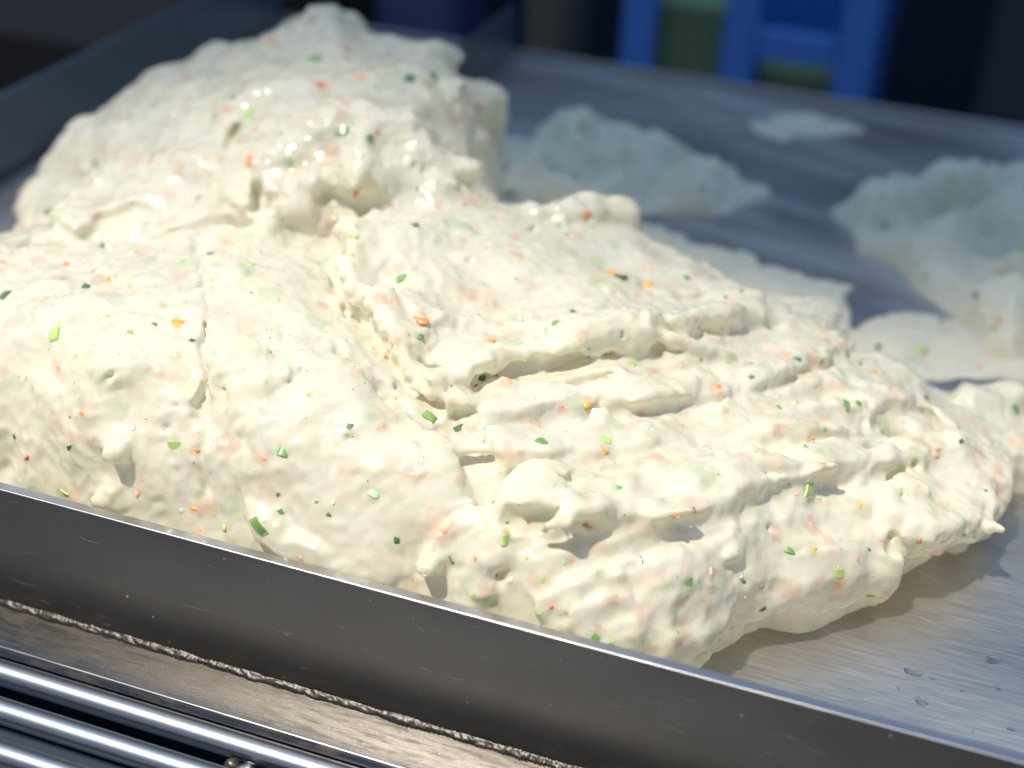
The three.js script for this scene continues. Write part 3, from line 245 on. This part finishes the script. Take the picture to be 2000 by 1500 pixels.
function pushBlob(a, b, r, blend, sign) {                          // joins (or, with sign -1, scoops out) one rounded piece
  const R = r + 0.005, e = [b[0] - a[0], b[1] - a[1], b[2] - a[2]], l2 = Math.max(1e-12, e[0] ** 2 + e[1] ** 2 + e[2] ** 2);
  const I = [[0, GX0, NX], [1, GY0, NY], [2, GZ0, NZ]].map(([c, g, n]) => [Math.max(0, Math.floor((Math.min(a[c], b[c]) - R - g) / STEP)), Math.min(n - 1, Math.ceil((Math.max(a[c], b[c]) + R - g) / STEP))]);
  for (let k = I[2][0]; k <= I[2][1]; k++) for (let j = Math.max(3, I[1][0]); j <= I[1][1]; j++) for (let i = I[0][0]; i <= I[0][1]; i++) {
    const x = GX0 + i * STEP, y = GY0 + j * STEP, z = GZ0 + k * STEP, px = x - a[0], py = y - a[1], pz = z - a[2], t = clamp((px * e[0] + py * e[1] + pz * e[2]) / l2), o = at(i, j, k);
    const d = Math.hypot(px - e[0] * t, py - e[1] * t, pz - e[2] * t) - r * (1 - 0.5 * Math.abs(2 * t - 1) ** 3) + 0.0012 * noise(x * 150, y * 150, z * 150);
    field[o] = sign > 0 ? smin(field[o], d, blend) : smax(field[o], -d, blend);
  }
}
{ const r = rng(1234), inside = () => { for (;;) { const x = -0.34 + r() * 0.46, z = -0.30 + r() * 0.295; if (polyDistance(FOOT, x, z) < -0.004) { const y = surfaceY(x, z); if (y > 0.008) return [x, y, z]; } } };
  for (let n = 0; n < 130; n++) {                                  // long drawn-out ridges left by the spatula
    const [x, y, z] = inside(); if (x < -0.11 || x > 0.05 || z > -0.035) continue; const L = 0.007 + r() * 0.016, q = 0.0018 + r() * 0.0022, w = (r() - 0.5) * 0.35, dx = Math.cos(0.735 + w) * L, dz = -Math.sin(0.735 + w) * L, y0 = surfaceY(x - dx, z - dz), y1 = surfaceY(x + dx, z + dz);
    if (y0 < 0 || y1 < 0 || Math.abs(y1 - y0) > 0.02) continue; pushBlob([x - dx, y0 - q * 0.55, z - dz], [x + dx, y1 - q * 0.55, z + dz], q, 0.0022, 1);
  }
  for (let n = 0; n < 430; n++) {                                  // curds
    const [x, y, z] = inside(), tops = x > -0.1 && x < 0.03 && z < -0.05; if ((tops && r() < 0.72) || (z < -0.2 && y > 0.07 && r() < 0.7) || (x < -0.03 && z > -0.125 && r() < 0.72)) continue;
    const q = 0.0020 + r() * r() * 0.0038, a = r() * 6.28, L = q * (0.6 + 2.0 * r()), sink = q * (0.55 + 0.4 * r()); pushBlob([x - Math.cos(a) * L, y - sink, z - Math.sin(a) * L], [x + Math.cos(a) * L, y - sink + (r() - 0.5) * q, z + Math.sin(a) * L], q, 0.0036, 1);
  }
  for (let n = 0; n < 110; n++) { const [x, y, z] = inside(), q = 0.0005 + r() * 0.0009, a = r() * 6.28, L = q * (0.5 + 2.5 * r()); pushBlob([x - Math.cos(a) * L, y, z - Math.sin(a) * L], [x + Math.cos(a) * L, y, z + Math.sin(a) * L], q, 0.001, -1); } }
for (const [r, pts] of GROOVES) for (let s = 0; s + 1 < pts.length; s++) {   // carved creases
  const a = pts[s], b = pts[s + 1], R = r + 0.008, lo = [0, 1, 2].map((c) => Math.min(a[c], b[c]) - R), hi = [0, 1, 2].map((c) => Math.max(a[c], b[c]) + R), e = [b[0] - a[0], b[1] - a[1], b[2] - a[2]], l2 = e[0] ** 2 + e[1] ** 2 + e[2] ** 2;
  const I = [[lo[0], GX0, NX, hi[0]], [lo[1], GY0, NY, hi[1]], [lo[2], GZ0, NZ, hi[2]]].map(([l, g, n, h]) => [Math.max(0, Math.floor((l - g) / STEP)), Math.min(n - 1, Math.ceil((h - g) / STEP))]);
  for (let k = I[2][0]; k <= I[2][1]; k++) for (let j = I[1][0]; j <= I[1][1]; j++) for (let i = I[0][0]; i <= I[0][1]; i++) {
    let x = GX0 + i * STEP, y = GY0 + j * STEP, z = GZ0 + k * STEP; x += 0.003 * noise(x * 90, y * 90, z * 90); z += 0.003 * noise(x * 90, y * 90, z * 90 + 20);
    const px = x - a[0], py = y - a[1], pz = z - a[2], t = clamp((px * e[0] + py * e[1] + pz * e[2]) / l2), d = Math.hypot(px - e[0] * t, (py - e[1] * t) * 0.8, pz - e[2] * t) - r * (0.75 + 0.5 * noise(x * 60, y * 60, z * 60 + 40));
    const o = at(i, j, k); if (d < 0.006) field[o] = smax(field[o], -d, 0.003);
  }
}
for (let k = 0; k < NZ; k++) for (let j = 0; j < NY; j++) for (let i = 0; i < NX; i++) {   // lumps, curds and spatula streaks
  const o = at(i, j, k), d = field[o]; if (Math.abs(d) > 0.008 || j < 5) continue;
  const x = GX0 + i * STEP, y = GY0 + j * STEP, z = GZ0 + k * STEP;
  const u = x * 0.74 - z * 0.67, v = x * 0.67 + z * 0.74 + 0.004 * noise(x * 30, y * 30, z * 30);
  const strokes = step(-0.02, 0.012, noise(x * 9, 4, z * 9) * 0.06 + x + 0.10) * step(0.03, 0.012, x - 0.035 + z * 0.05);
  const a = noise(x * 75, y * 75, z * 75), b = noise(x * 170 + 3, y * 170, z * 170), c = noise(x * 390, y * 390 + 7, z * 390), wob = noise(x * 38, y * 38, z * 38 + 9);
  const rough = 1 + 0.5 * step(-0.12, -0.15, z) * step(-0.12, -0.15, x);
  const curds = rough * 0.0019 * a - 0.0012 * (0.4 - Math.abs(b)) + 0.00022 * c;
  const n1 = noise(u * 12, y * 50, v * 120), n2 = noise(u * 24 + 5, y * 60, v * 260);
  const streak = 0.0024 * (Math.abs(n1) - 0.2) + 0.0008 * (Math.abs(n2) - 0.2) + 0.00035 * noise(u * 60, y * 60, v * 500) + 0.0006 * a + 0.00022 * c - 0.0005 * (0.4 - Math.abs(b));
  field[o] = d + (0.0016 + 0.0026 * (rough - 1)) * wob + mix(curds, streak, strokes * (0.55 + 0.45 * step(-0.2, 0.2, wob)));
}
for (let k = 0; k < NZ; k++) { const z = GZ0 + k * STEP; if (z > -0.006) for (let j = 0; j < NY; j++) for (let i = 0; i < NX; i++) { const o = at(i, j, k); field[o] = Math.max(field[o], z + 0.0003); } }   // held by the front wall
function sample(x, y, z) {
  const fx = clamp((x - GX0) / STEP, 0, NX - 1.001), fy = clamp((y - GY0) / STEP, 0, NY - 1.001), fz = clamp((z - GZ0) / STEP, 0, NZ - 1.001), i = Math.floor(fx), j = Math.floor(fy), k = Math.floor(fz), u = fx - i, v = fy - j, w = fz - k, q = (a, b, c) => field[at(i + a, j + b, k + c)];
  return mix(mix(mix(q(0, 0, 0), q(1, 0, 0), u), mix(q(0, 1, 0), q(1, 1, 0), u), v), mix(mix(q(0, 0, 1), q(1, 0, 1), u), mix(q(0, 1, 1), q(1, 1, 1), u), v), w);
}
function slopeAt(x, y, z, e = 0.0012) { const n = new THREE.Vector3(sample(x + e, y, z) - sample(x - e, y, z), sample(x, y + e, z) - sample(x, y - e, z), sample(x, y, z + e) - sample(x, y, z - e)); return n.normalize(); }
function surfaceNet() {
  const cell = new Int32Array(NX * NY * NZ).fill(-1), pos = [], nor = [], idx = [], cs = [[0, 0, 0], [1, 0, 0], [0, 1, 0], [1, 1, 0], [0, 0, 1], [1, 0, 1], [0, 1, 1], [1, 1, 1]], es = [[0, 1], [2, 3], [4, 5], [6, 7], [0, 2], [1, 3], [4, 6], [5, 7], [0, 4], [1, 5], [2, 6], [3, 7]], off = cs.map(([a, b, c]) => at(a, b, c)), v = new Float32Array(8);
  for (let k = 0; k < NZ - 1; k++) for (let j = 0; j < NY - 1; j++) for (let i = 0; i < NX - 1; i++) {
    const o = at(i, j, k); let m = 0; for (let c = 0; c < 8; c++) { v[c] = field[o + off[c]]; if (v[c] < 0) m |= 1 << c; }
    if (m === 0 || m === 255) continue;
    let x = 0, y = 0, z = 0, n = 0;
    for (const [p, q] of es) if ((v[p] < 0) !== (v[q] < 0)) { const t = v[p] / (v[p] - v[q]); x += mix(cs[p][0], cs[q][0], t); y += mix(cs[p][1], cs[q][1], t); z += mix(cs[p][2], cs[q][2], t); n++; }
    cell[o] = pos.length / 3; x = GX0 + (i + x / n) * STEP; y = GY0 + (j + y / n) * STEP; z = GZ0 + (k + z / n) * STEP; pos.push(x, y, z);
    const g = slopeAt(x, y, z, 0.0009); g.x += 0.05 * noise(x * 800, y * 800, z * 800); g.y += 0.05 * noise(x * 800 + 9, y * 800, z * 800); g.z += 0.05 * noise(x * 800, y * 800 + 9, z * 800); g.normalize(); nor.push(g.x, g.y, g.z);
  }
  const quad = (a, b, c, d, flip) => { if (!flip) idx.push(a, c, b, a, d, c); else idx.push(a, b, c, a, c, d); };
  for (let k = 1; k < NZ - 1; k++) for (let j = 1; j < NY - 1; j++) for (let i = 1; i < NX - 1; i++) {
    const o = at(i, j, k), s = field[o] < 0;
    if (s !== field[o + 1] < 0) quad(cell[o], cell[at(i, j - 1, k)], cell[at(i, j - 1, k - 1)], cell[at(i, j, k - 1)], s);
    if (s !== field[at(i, j + 1, k)] < 0) quad(cell[o], cell[at(i, j, k - 1)], cell[at(i - 1, j, k - 1)], cell[at(i - 1, j, k)], s);
    if (s !== field[at(i, j, k + 1)] < 0) quad(cell[o], cell[at(i - 1, j, k)], cell[at(i - 1, j - 1, k)], cell[at(i, j - 1, k)], s);
  }
  const g = new THREE.BufferGeometry(); g.setAttribute('position', new THREE.Float32BufferAttribute(pos, 3)); g.setAttribute('normal', new THREE.Float32BufferAttribute(nor, 3)); g.setIndex(idx); return g;
}
const moundGeometry = surfaceNet();
function tint(g, seed, chips = []) {                                          // the paste's own pigment: cream with pale carrot and leaf stains where bits lie just under the skin
  const p = g.attributes.position, c = new Float32Array(p.count * 3), r = rng(seed), cell = 0.012, grid = new Map();
  const nSpots = Math.round(p.count / 95);
  for (let s = 0; s < nSpots; s++) { const v = Math.floor(r() * p.count), q = [p.getX(v), p.getY(v), p.getZ(v), 0.0010 + r() * r() * 0.0042, r() * 0.92, 0.18 + r() * r() * 0.5]; const key = [0, 1, 2].map((d) => Math.floor(q[d] / cell)).join(); if (!grid.has(key)) grid.set(key, []); grid.get(key).push(q); }
  for (const [kind, x, y, z, L] of chips) { const q = [x, y, z, L * (0.5 + 0.3 * r()), kind ? 0.6 : 0.1, 0.15 + 0.3 * r()], key = [0, 1, 2].map((d) => Math.floor(q[d] / cell)).join(); if (!grid.has(key)) grid.set(key, []); grid.get(key).push(q); }
  for (let i = 0; i < p.count; i++) {
    const x = p.getX(i), y = p.getY(i), z = p.getZ(i), n = noise(x * 55, y * 55, z * 55), m = noise(x * 160, y * 160 + 5, z * 160);
    const m2 = noise(x * 480, y * 480, z * 480); let R = 0.87 + 0.015 * m, G = 0.825 + 0.02 * m, B = 0.665 + 0.03 * n + 0.02 * m;
    const cx = Math.floor(x / cell), cy = Math.floor(y / cell), cz = Math.floor(z / cell);
    for (let a = -1; a <= 1; a++) for (let b = -1; b <= 1; b++) for (let d = -1; d <= 1; d++) { const list = grid.get([cx + a, cy + b, cz + d].join()); if (list) for (const q of list) { const dx = (x - q[0]), dy = (y - q[1]) * 1.2, dz = z - q[2], e = Math.sqrt(dx * dx + dy * dy + dz * dz) / q[3]; if (e < 1.3) { const f = q[5] * step(1.15, 0.75, e + 0.4 * m + 0.55 * m2); const [tr, tg, tb] = q[4] < 0.48 ? [0.80, 0.50, 0.34] : q[4] < 0.85 ? [0.52, 0.66, 0.40] : [0.62, 0.66, 0.60]; R = mix(R, tr, f); G = mix(G, tg, f); B = mix(B, tb, f); } } }
    c[3 * i] = R; c[3 * i + 1] = G; c[3 * i + 2] = B;
  }
  g.setAttribute('color', new THREE.BufferAttribute(c, 3)); return uvPlane(g, (x, y, z) => [x / 0.08, (z - 0.7 * y) / 0.08]);
}
const wetBump = texture(1024, 1024, (() => { const P = 1024, tile = (s, q) => (i, j) => { const a = i / P, b = j / P, f = (u, v) => noise(u * s, v * s, q); return f(a, b) * (1 - a) * (1 - b) + f(a - 1, b) * a * (1 - b) + f(a, b - 1) * (1 - a) * b + f(a - 1, b - 1) * a * b; }; const A = tile(26, 1), B = tile(60, 2), D = tile(130, 3); return (i, j) => 0.5 + 0.22 * A(i, j) + 0.26 * B(i, j) + 0.30 * D(i, j); })());
const pasteMat = new THREE.MeshPhysicalMaterial({ color: 0xffffff, vertexColors: true, roughness: 0.95, specularIntensity: 0.3, transmission: 0.56, thickness: 0, clearcoat: 0.2, clearcoatRoughness: 0.25, bumpMap: wetBump, bumpScale: 0.00006 });
const filmMat = new THREE.MeshPhysicalMaterial({ color: 0xffffff, roughness: 0.1, specularIntensity: 0.8, transmission: 1, thickness: 0, ior: 1.33 });
function wetFilm(g) {                                              // the clear film of water on the paste, with its own fine ripples
  const p = g.attributes.position, n = g.attributes.normal, P = new Float32Array(p.count * 3), N = new Float32Array(p.count * 3), v = new THREE.Vector3();
  for (let i = 0; i < p.count; i++) { const x = p.getX(i), y = p.getY(i), z = p.getZ(i), s = 430, a = 0.33 + 0.24 * noise(x * 60, y * 60, z * 60); v.set(n.getX(i), n.getY(i), n.getZ(i)); P[3 * i] = x + v.x * 0.00012; P[3 * i + 1] = y + v.y * 0.00012; P[3 * i + 2] = z + v.z * 0.00012;
    v.x += a * noise(x * s, y * s, z * s) + 0.5 * a * noise(x * 900, y * 900, z * 900); v.y += a * noise(x * s + 31, y * s, z * s); v.z += a * noise(x * s, y * s + 57, z * s) + 0.5 * a * noise(x * 900, y * 900 + 9, z * 900); v.normalize(); N[3 * i] = v.x; N[3 * i + 1] = v.y; N[3 * i + 2] = v.z; }
  const f = new THREE.BufferGeometry(); f.setAttribute('position', new THREE.BufferAttribute(P, 3)); f.setAttribute('normal', new THREE.BufferAttribute(N, 3)); f.setIndex(g.index); return uvPlane(f, (x, y, z) => [x, z]);
}
const mound = thing('paste_mound', 'large wet mound of creamy white paste flecked with orange and green', 'paste');
const chipList = [...CHIPS];                                      // [0 carrot or 1 leaf, x, y, z, length, shade, turn]: the measured ones, then fine specks in loose clumps
{ const r = rng(808), p = moundGeometry.attributes.position, nn = moundGeometry.attributes.normal, n = [0, 0]; for (const c of CHIPS) n[c[0]]++;
  while (n[0] < 292 || n[1] < 292) {
    const v = Math.floor(r() * p.count), x = p.getX(v), y = p.getY(v), z = p.getZ(v); if (nn.getY(v) < -0.1 || y < 0.006 || z < -0.29) continue;
    const k = r() < 0.5 ? 0 : 1; if (n[k] >= 292 || noise(x * 28, y * 28 + k * 17, z * 28) < (r() - 0.62) * 0.9) continue; n[k]++;
    const pick = r(), L = 0.0010 + r() * (k ? 0.0012 : 0.0026);
    chipList.push([k, x, y, z, L, k ? (pick < 0.16 ? 0 : pick < 0.36 ? 1 : pick < 0.42 ? 2 : pick < 0.68 ? 3 : 4) : (pick < 0.2 ? 0 : pick < 0.27 ? 1 : pick < 0.5 ? 2 : pick < 0.76 ? 3 : 4), r() * 6.28]);
  } }
mesh('paste_body', tint(moundGeometry, 9, chipList), pasteMat, mound);
mesh('wet_film', wetFilm(moundGeometry), filmMat, mound);
console.log('mound triangles', moundGeometry.index.count / 3);

// ------------------------------------------------------------------ chopped vegetables set in the paste
const chipShapes = { carrot: [], leaf: [] };
{ const r = rng(31);
  for (let v = 0; v < 10; v++) {
    const pts = []; for (let i = 0; i < 15; i++) { const a = r() * 6.283, b = Math.acos(2 * r() - 1); pts.push(new THREE.Vector3(Math.sin(b) * Math.cos(a) * (0.85 + 0.3 * r()), Math.cos(b) * 0.42, Math.sin(b) * Math.sin(a) * (0.5 + 0.2 * r()))); }
    chipShapes.carrot.push(toCreasedNormals(new ConvexGeometry(pts), 1.5));
  }
  for (let v = 0; v < 10; v++) {                                   // a cut of leaf: a curved slip with thickness
    const w = 0.42 + r() * 0.35, bend = 0.5 + r() * 0.5, th = 0.24, pos = [], idx = [], n = 4, skew = (r() - 0.5) * 0.5;
    for (let i = 0; i <= n; i++) for (const s of [-1, 1]) for (const q of [0, 1]) { const t = i / n * 2 - 1; pos.push(t + skew * s * w, (1 - t * t) * bend * 0.35 + (q - 0.5) * th, s * w * (1 - 0.25 * t * t * r())); }
    for (let i = 0; i < n; i++) { const a = i * 4, b = a + 4; idx.push(a + 1, a + 3, b + 3, a + 1, b + 3, b + 1, a, b, b + 2, a, b + 2, a + 2, a, a + 1, b + 1, a, b + 1, b, a + 2, b + 2, b + 3, a + 2, b + 3, a + 3); }
    idx.push(0, 2, 3, 0, 3, 1); const e = n * 4; idx.push(e, e + 1, e + 3, e, e + 3, e + 2);
    const g = new THREE.BufferGeometry(); g.setAttribute('position', new THREE.Float32BufferAttribute(pos, 3)); g.setIndex(idx);
    chipShapes.leaf.push(toCreasedNormals(g, 1.2));
  } }
for (const k in chipShapes) for (const g of chipShapes[k]) uvPlane(g, (x, y, z) => [x, z]);
const wet = (r, g, b) => new THREE.MeshPhysicalMaterial({ color: new THREE.Color(r, g, b), roughness: 0.45, clearcoat: 0.8, clearcoatRoughness: 0.12 });
const chipColors = {
  carrot: [wet(0.76, 0.27, 0.02), wet(0.68, 0.20, 0.04), wet(0.78, 0.36, 0.05), wet(0.80, 0.42, 0.24), wet(0.80, 0.55, 0.40)],
  leaf: [wet(0.07, 0.14, 0.04), wet(0.14, 0.25, 0.06), wet(0.04, 0.11, 0.045), wet(0.36, 0.48, 0.13), wet(0.40, 0.52, 0.34)],
};
const carve = rng(404);
function chip(kind, p, length, shade, turn, sink = 0.14) {
  const q = new THREE.Vector3(...p); for (let i = 0; i < 4; i++) { const n = slopeAt(q.x, q.y, q.z); q.addScaledVector(n, -sample(q.x, q.y, q.z) * 0.8); }
  const n = slopeAt(q.x, q.y, q.z, 0.002), m = mesh(kind === 'carrot' ? 'carrot_piece' : 'scallion_piece', chipShapes[kind][Math.floor(carve() * 10)], chipColors[kind][shade], mound);
  m.quaternion.setFromUnitVectors(new THREE.Vector3(0, 1, 0), n).multiply(new THREE.Quaternion().setFromEuler(new THREE.Euler((carve() - 0.5) * 0.8, turn, (carve() - 0.5) * 0.8)));
  const s = length * 0.57; m.scale.set(s, s * 0.8, s); m.position.copy(q).addScaledVector(n, -s * sink);
  return m;
}
for (const [kind, x, y, z, length, shade, turn] of chipList) chip(kind ? 'leaf' : 'carrot', [x, y, z], length, shade, turn, 0.08 + 0.24 * carve());

{ const r = rng(515), N = 1500, im = new THREE.InstancedMesh(chipShapes.carrot[3], wet(1, 1, 1), N), p = moundGeometry.attributes.position, nn = moundGeometry.attributes.normal, o = new THREE.Object3D(), c = new THREE.Color();   // the finest mince, too small to count
  im.name = 'fine_mince'; im.userData.kind = 'stuff'; im.castShadow = im.receiveShadow = true; mound.add(im);
  for (let i = 0; i < N;) { const v = Math.floor(r() * p.count); if (nn.getY(v) < -0.1 || p.getY(v) < 0.006 || noise(p.getX(v) * 40, p.getY(v) * 40, p.getZ(v) * 40) < (r() - 0.6)) continue; o.position.set(p.getX(v), p.getY(v), p.getZ(v)); o.rotation.set(r() * 6, r() * 6, r() * 6); o.scale.setScalar(0.0002 + r() * r() * 0.0006); o.updateMatrix(); im.setMatrixAt(i, o.matrix);
    const q = r(); c.setRGB(...(q < 0.35 ? [0.80, 0.44, 0.24] : q < 0.5 ? [0.76, 0.30, 0.05] : q < 0.7 ? [0.14, 0.28, 0.07] : q < 0.9 ? [0.42, 0.52, 0.28] : [0.06, 0.13, 0.05])); im.setColorAt(i, c); i++; } }

// ------------------------------------------------------------------ smears of paste left on the plate
function smear(label, outline, thick, seed, edge = 0.012) {
  const xs = outline.map((p) => p[0]), zs = outline.map((p) => p[1]), x0 = Math.min(...xs) - 0.01, x1 = Math.max(...xs) + 0.01, z0 = Math.min(...zs) - 0.01, z1 = Math.max(...zs) + 0.01, S = 0.0014, nx = Math.ceil((x1 - x0) / S), nz = Math.ceil((z1 - z0) / S), hs = new Float32Array((nx + 1) * (nz + 1));
  for (let k = 0; k <= nz; k++) for (let i = 0; i <= nx; i++) {
    const x = x0 + i * S, z = z0 + k * S, d = polyDistance(outline, x + 0.010 * noise(x * 40, z * 40, seed) + 0.003 * noise(x * 130, z * 130, seed), z + 0.010 * noise(x * 40, z * 40, seed + 9) + 0.003 * noise(x * 130, z * 130, seed + 5));
    const body = 0.25 + 0.85 * step(-0.35, 0.4, noise(x * 34, seed, z * 34)) + 0.35 * noise(x * 85, seed, z * 85);
    hs[k * (nx + 1) + i] = d > 0 ? -0.0012 : thick * Math.pow(clamp(-d / edge), 0.5) * Math.max(0.12, body);
  }
  const pos = [], idx = []; for (let k = 0; k <= nz; k++) for (let i = 0; i <= nx; i++) pos.push(x0 + i * S, hs[k * (nx + 1) + i], z0 + k * S);
  for (let k = 0; k < nz; k++) for (let i = 0; i < nx; i++) { const a = k * (nx + 1) + i, c = [a, a + 1, a + nx + 1, a + nx + 2]; if (c.some((q) => hs[q] > 0)) idx.push(a, a + nx + 1, a + 1, a + 1, a + nx + 1, a + nx + 2); }
  const g = new THREE.BufferGeometry(); g.setAttribute('position', new THREE.Float32BufferAttribute(pos, 3)); g.setIndex(idx); g.computeVertexNormals();
  const o = thing('paste_smear', label, 'paste', 'smears of paste left on the tray'); mesh('paste_body', tint(g, seed * 13 + 1), pasteMat, o);
  const r = rng(seed * 7 + 2), nC = Math.round((x1 - x0) * (z1 - z0) * 2600);
  for (let c = 0; c < nC; c++) { const i = 2 + Math.floor(r() * (nx - 4)), k = 2 + Math.floor(r() * (nz - 4)), h = hs[k * (nx + 1) + i]; if (h < 0.0012) continue; const kind = r() < 0.5 ? 'carrot' : 'leaf', m = mesh(kind === 'carrot' ? 'carrot_piece' : 'scallion_piece', chipShapes[kind][Math.floor(r() * 10)], chipColors[kind][Math.floor(r() * 5)], o), s = 0.0012 + r() * 0.0016; m.scale.set(s, s * 0.8, s); m.rotation.y = r() * 6.28; m.position.set(x0 + i * S, h, z0 + k * S); }
  return o;
}
for (const [label, outline, thick, seed, edge] of SMEARS) smear(label, outline, thick, seed, edge);

// ------------------------------------------------------------------ water drops on the plate
const dropMat = new THREE.MeshPhysicalMaterial({ color: 0xffffff, roughness: 0.03, transmission: 1, thickness: 0.002, ior: 1.33 });
for (const [x, z, r] of DROPS) {
  const pts = [new THREE.Vector2(0, 0.00005)]; for (let i = 0; i <= 10; i++) { const t = (1 - i / 10) * 1.3; pts.push(new THREE.Vector2(Math.sin(t) / Math.sin(1.3), (Math.cos(t) - Math.cos(1.3)) * 0.22 + 0.0001)); }
  pts[0].set(0, 0.0001); pts[pts.length - 1].x = 0;
  const g = new THREE.LatheGeometry(pts, 24), p = g.attributes.position; for (let i = 0; i < p.count; i++) { const a = Math.atan2(p.getZ(i), p.getX(i)), k = 1 + 0.12 * Math.sin(2 * a + x * 900) + 0.06 * Math.sin(3 * a + z * 700); p.setXYZ(i, p.getX(i) * r * k * 1.15, p.getY(i) * r, p.getZ(i) * r * k); } g.computeVertexNormals();
  const m = tag(mesh('water_drop', g, dropMat), 'clear water drop lying on the bare steel tray', 'water drop', 'water drops on the tray'); m.position.set(x, 0.0002, z);
}

// ------------------------------------------------------------------ out of focus behind the tray
const bluePlastic = new THREE.MeshPhysicalMaterial({ color: new THREE.Color(0.05, 0.18, 0.52), roughness: 0.4 });
{ const o = thing('plastic_crate', 'blue plastic crate with open slots behind the tray', 'crate'); o.position.set(-0.262, -0.42, -0.93);
  const H = 0.40, W = 0.222, D = 0.25;
  const bar = (n, x0, x1, y0, y1, z0, z1) => mesh(n, box(x0, x1, y0, y1, z0, z1, 0.003), bluePlastic, o);
  bar('base', 0.002, W - 0.002, 0, 0.012, -D + 0.002, -0.002);
  for (const [x0, x1] of [[0, 0.03], [0.092, 0.122], [W - 0.03, W]]) bar('front_post', x0, x1, 0.0125, H, -0.012, 0);
  bar('front_rail', 0.1225, W - 0.0305, 0.318, 0.345, -0.011, -0.001); bar('front_rail', 0.0305, 0.0915, 0.385, H, -0.011, -0.001); bar('front_rail', 0.1225, W - 0.0305, 0.385, H, -0.011, -0.001);
  bar('front_rail', 0.0305, 0.0915, 0.0125, 0.05, -0.011, -0.001); bar('front_rail', 0.1225, W - 0.0305, 0.0125, 0.05, -0.011, -0.001);
  bar('side_panel', 0, 0.008, 0.0125, H, -D, -0.0125); bar('side_panel', W - 0.008, W, 0.0125, H, -D, -0.0125); bar('back_panel', 0.0085, W - 0.0085, 0.0125, H, -D, -D + 0.008);
  [[0.058, 0.34, 'tall dull green bag in the wide slot of the blue crate'], [0.158, 0.295, 'shorter dull green bag in the blue crate, under its dark slot']].forEach(([x, h, label], n) => {
    const g = new RoundedBoxGeometry(0.07, h, 0.05, 4, 0.006), p = g.attributes.position; for (let i = 0; i < p.count; i++) p.setX(i, p.getX(i) * (1 + 0.12 * noise(p.getY(i) * 20, n * 9, 3)));
    const v = tag(mesh('vegetable_bag', g, new THREE.MeshStandardMaterial({ color: new THREE.Color(0.12, 0.19, 0.09), roughness: 0.6 })), label, 'bag', 'green bags in the crate'); v.position.set(o.position.x + x, o.position.y + 0.0125 + h / 2, o.position.z - 0.045);
  }); }
const panel = (name, label, cat, x0, x1, y0, y1, z0, z1, m, r = 0.004) => tag(mesh(name, box(x0, x1, y0, y1, z0, z1, r), m), label, cat);
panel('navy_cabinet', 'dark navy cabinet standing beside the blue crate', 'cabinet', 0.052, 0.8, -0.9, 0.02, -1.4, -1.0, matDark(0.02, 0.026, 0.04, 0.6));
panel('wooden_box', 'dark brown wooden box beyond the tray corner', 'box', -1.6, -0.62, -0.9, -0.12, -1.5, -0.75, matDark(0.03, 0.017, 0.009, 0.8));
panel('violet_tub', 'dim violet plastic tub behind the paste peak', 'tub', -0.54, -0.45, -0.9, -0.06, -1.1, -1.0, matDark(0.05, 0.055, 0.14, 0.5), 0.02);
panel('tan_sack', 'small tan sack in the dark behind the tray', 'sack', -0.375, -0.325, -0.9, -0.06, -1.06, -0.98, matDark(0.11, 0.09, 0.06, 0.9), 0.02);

panel('dark_curtain', 'dark navy cloth hanging at the back of the stall', 'curtain', -3.2, 2.2, -0.9, 1.0, -1.72, -1.70, matDark(0.010, 0.016, 0.034, 0.95), 0.004);

// ------------------------------------------------------------------ the stall's awning, overhead and out of the picture, that keeps the rear of the stall in shade
{ const o = thing('stall_awning', 'thin pale blue cloth awning on poles over the rear of the stall', 'awning'), c = new THREE.MeshPhysicalMaterial({ color: new THREE.Color(0.46, 0.70, 1.0), roughness: 1, transmission: 0.95, thickness: 0, side: THREE.DoubleSide });
  const Y = 5.2, zF = -0.24 + Y * SUN.z / SUN.y, x0 = Y * SUN.x / SUN.y;
  mesh('cloth', new THREE.PlaneGeometry(8, 5).rotateX(-Math.PI / 2).translate(x0, Y, zF - 2.5), c, o);
  for (const [x, z] of [[x0 - 3.9, zF - 4.9], [x0 + 3.9, zF - 4.9], [x0 - 3.9, zF - 0.1], [x0 + 3.9, zF - 0.1]]) mesh('pole', new THREE.CylinderGeometry(0.03, 0.03, Y + 0.88, 14).translate(x, (Y - 0.92) / 2, z), steelPlain, o); }
renderer.render(scene, camera);
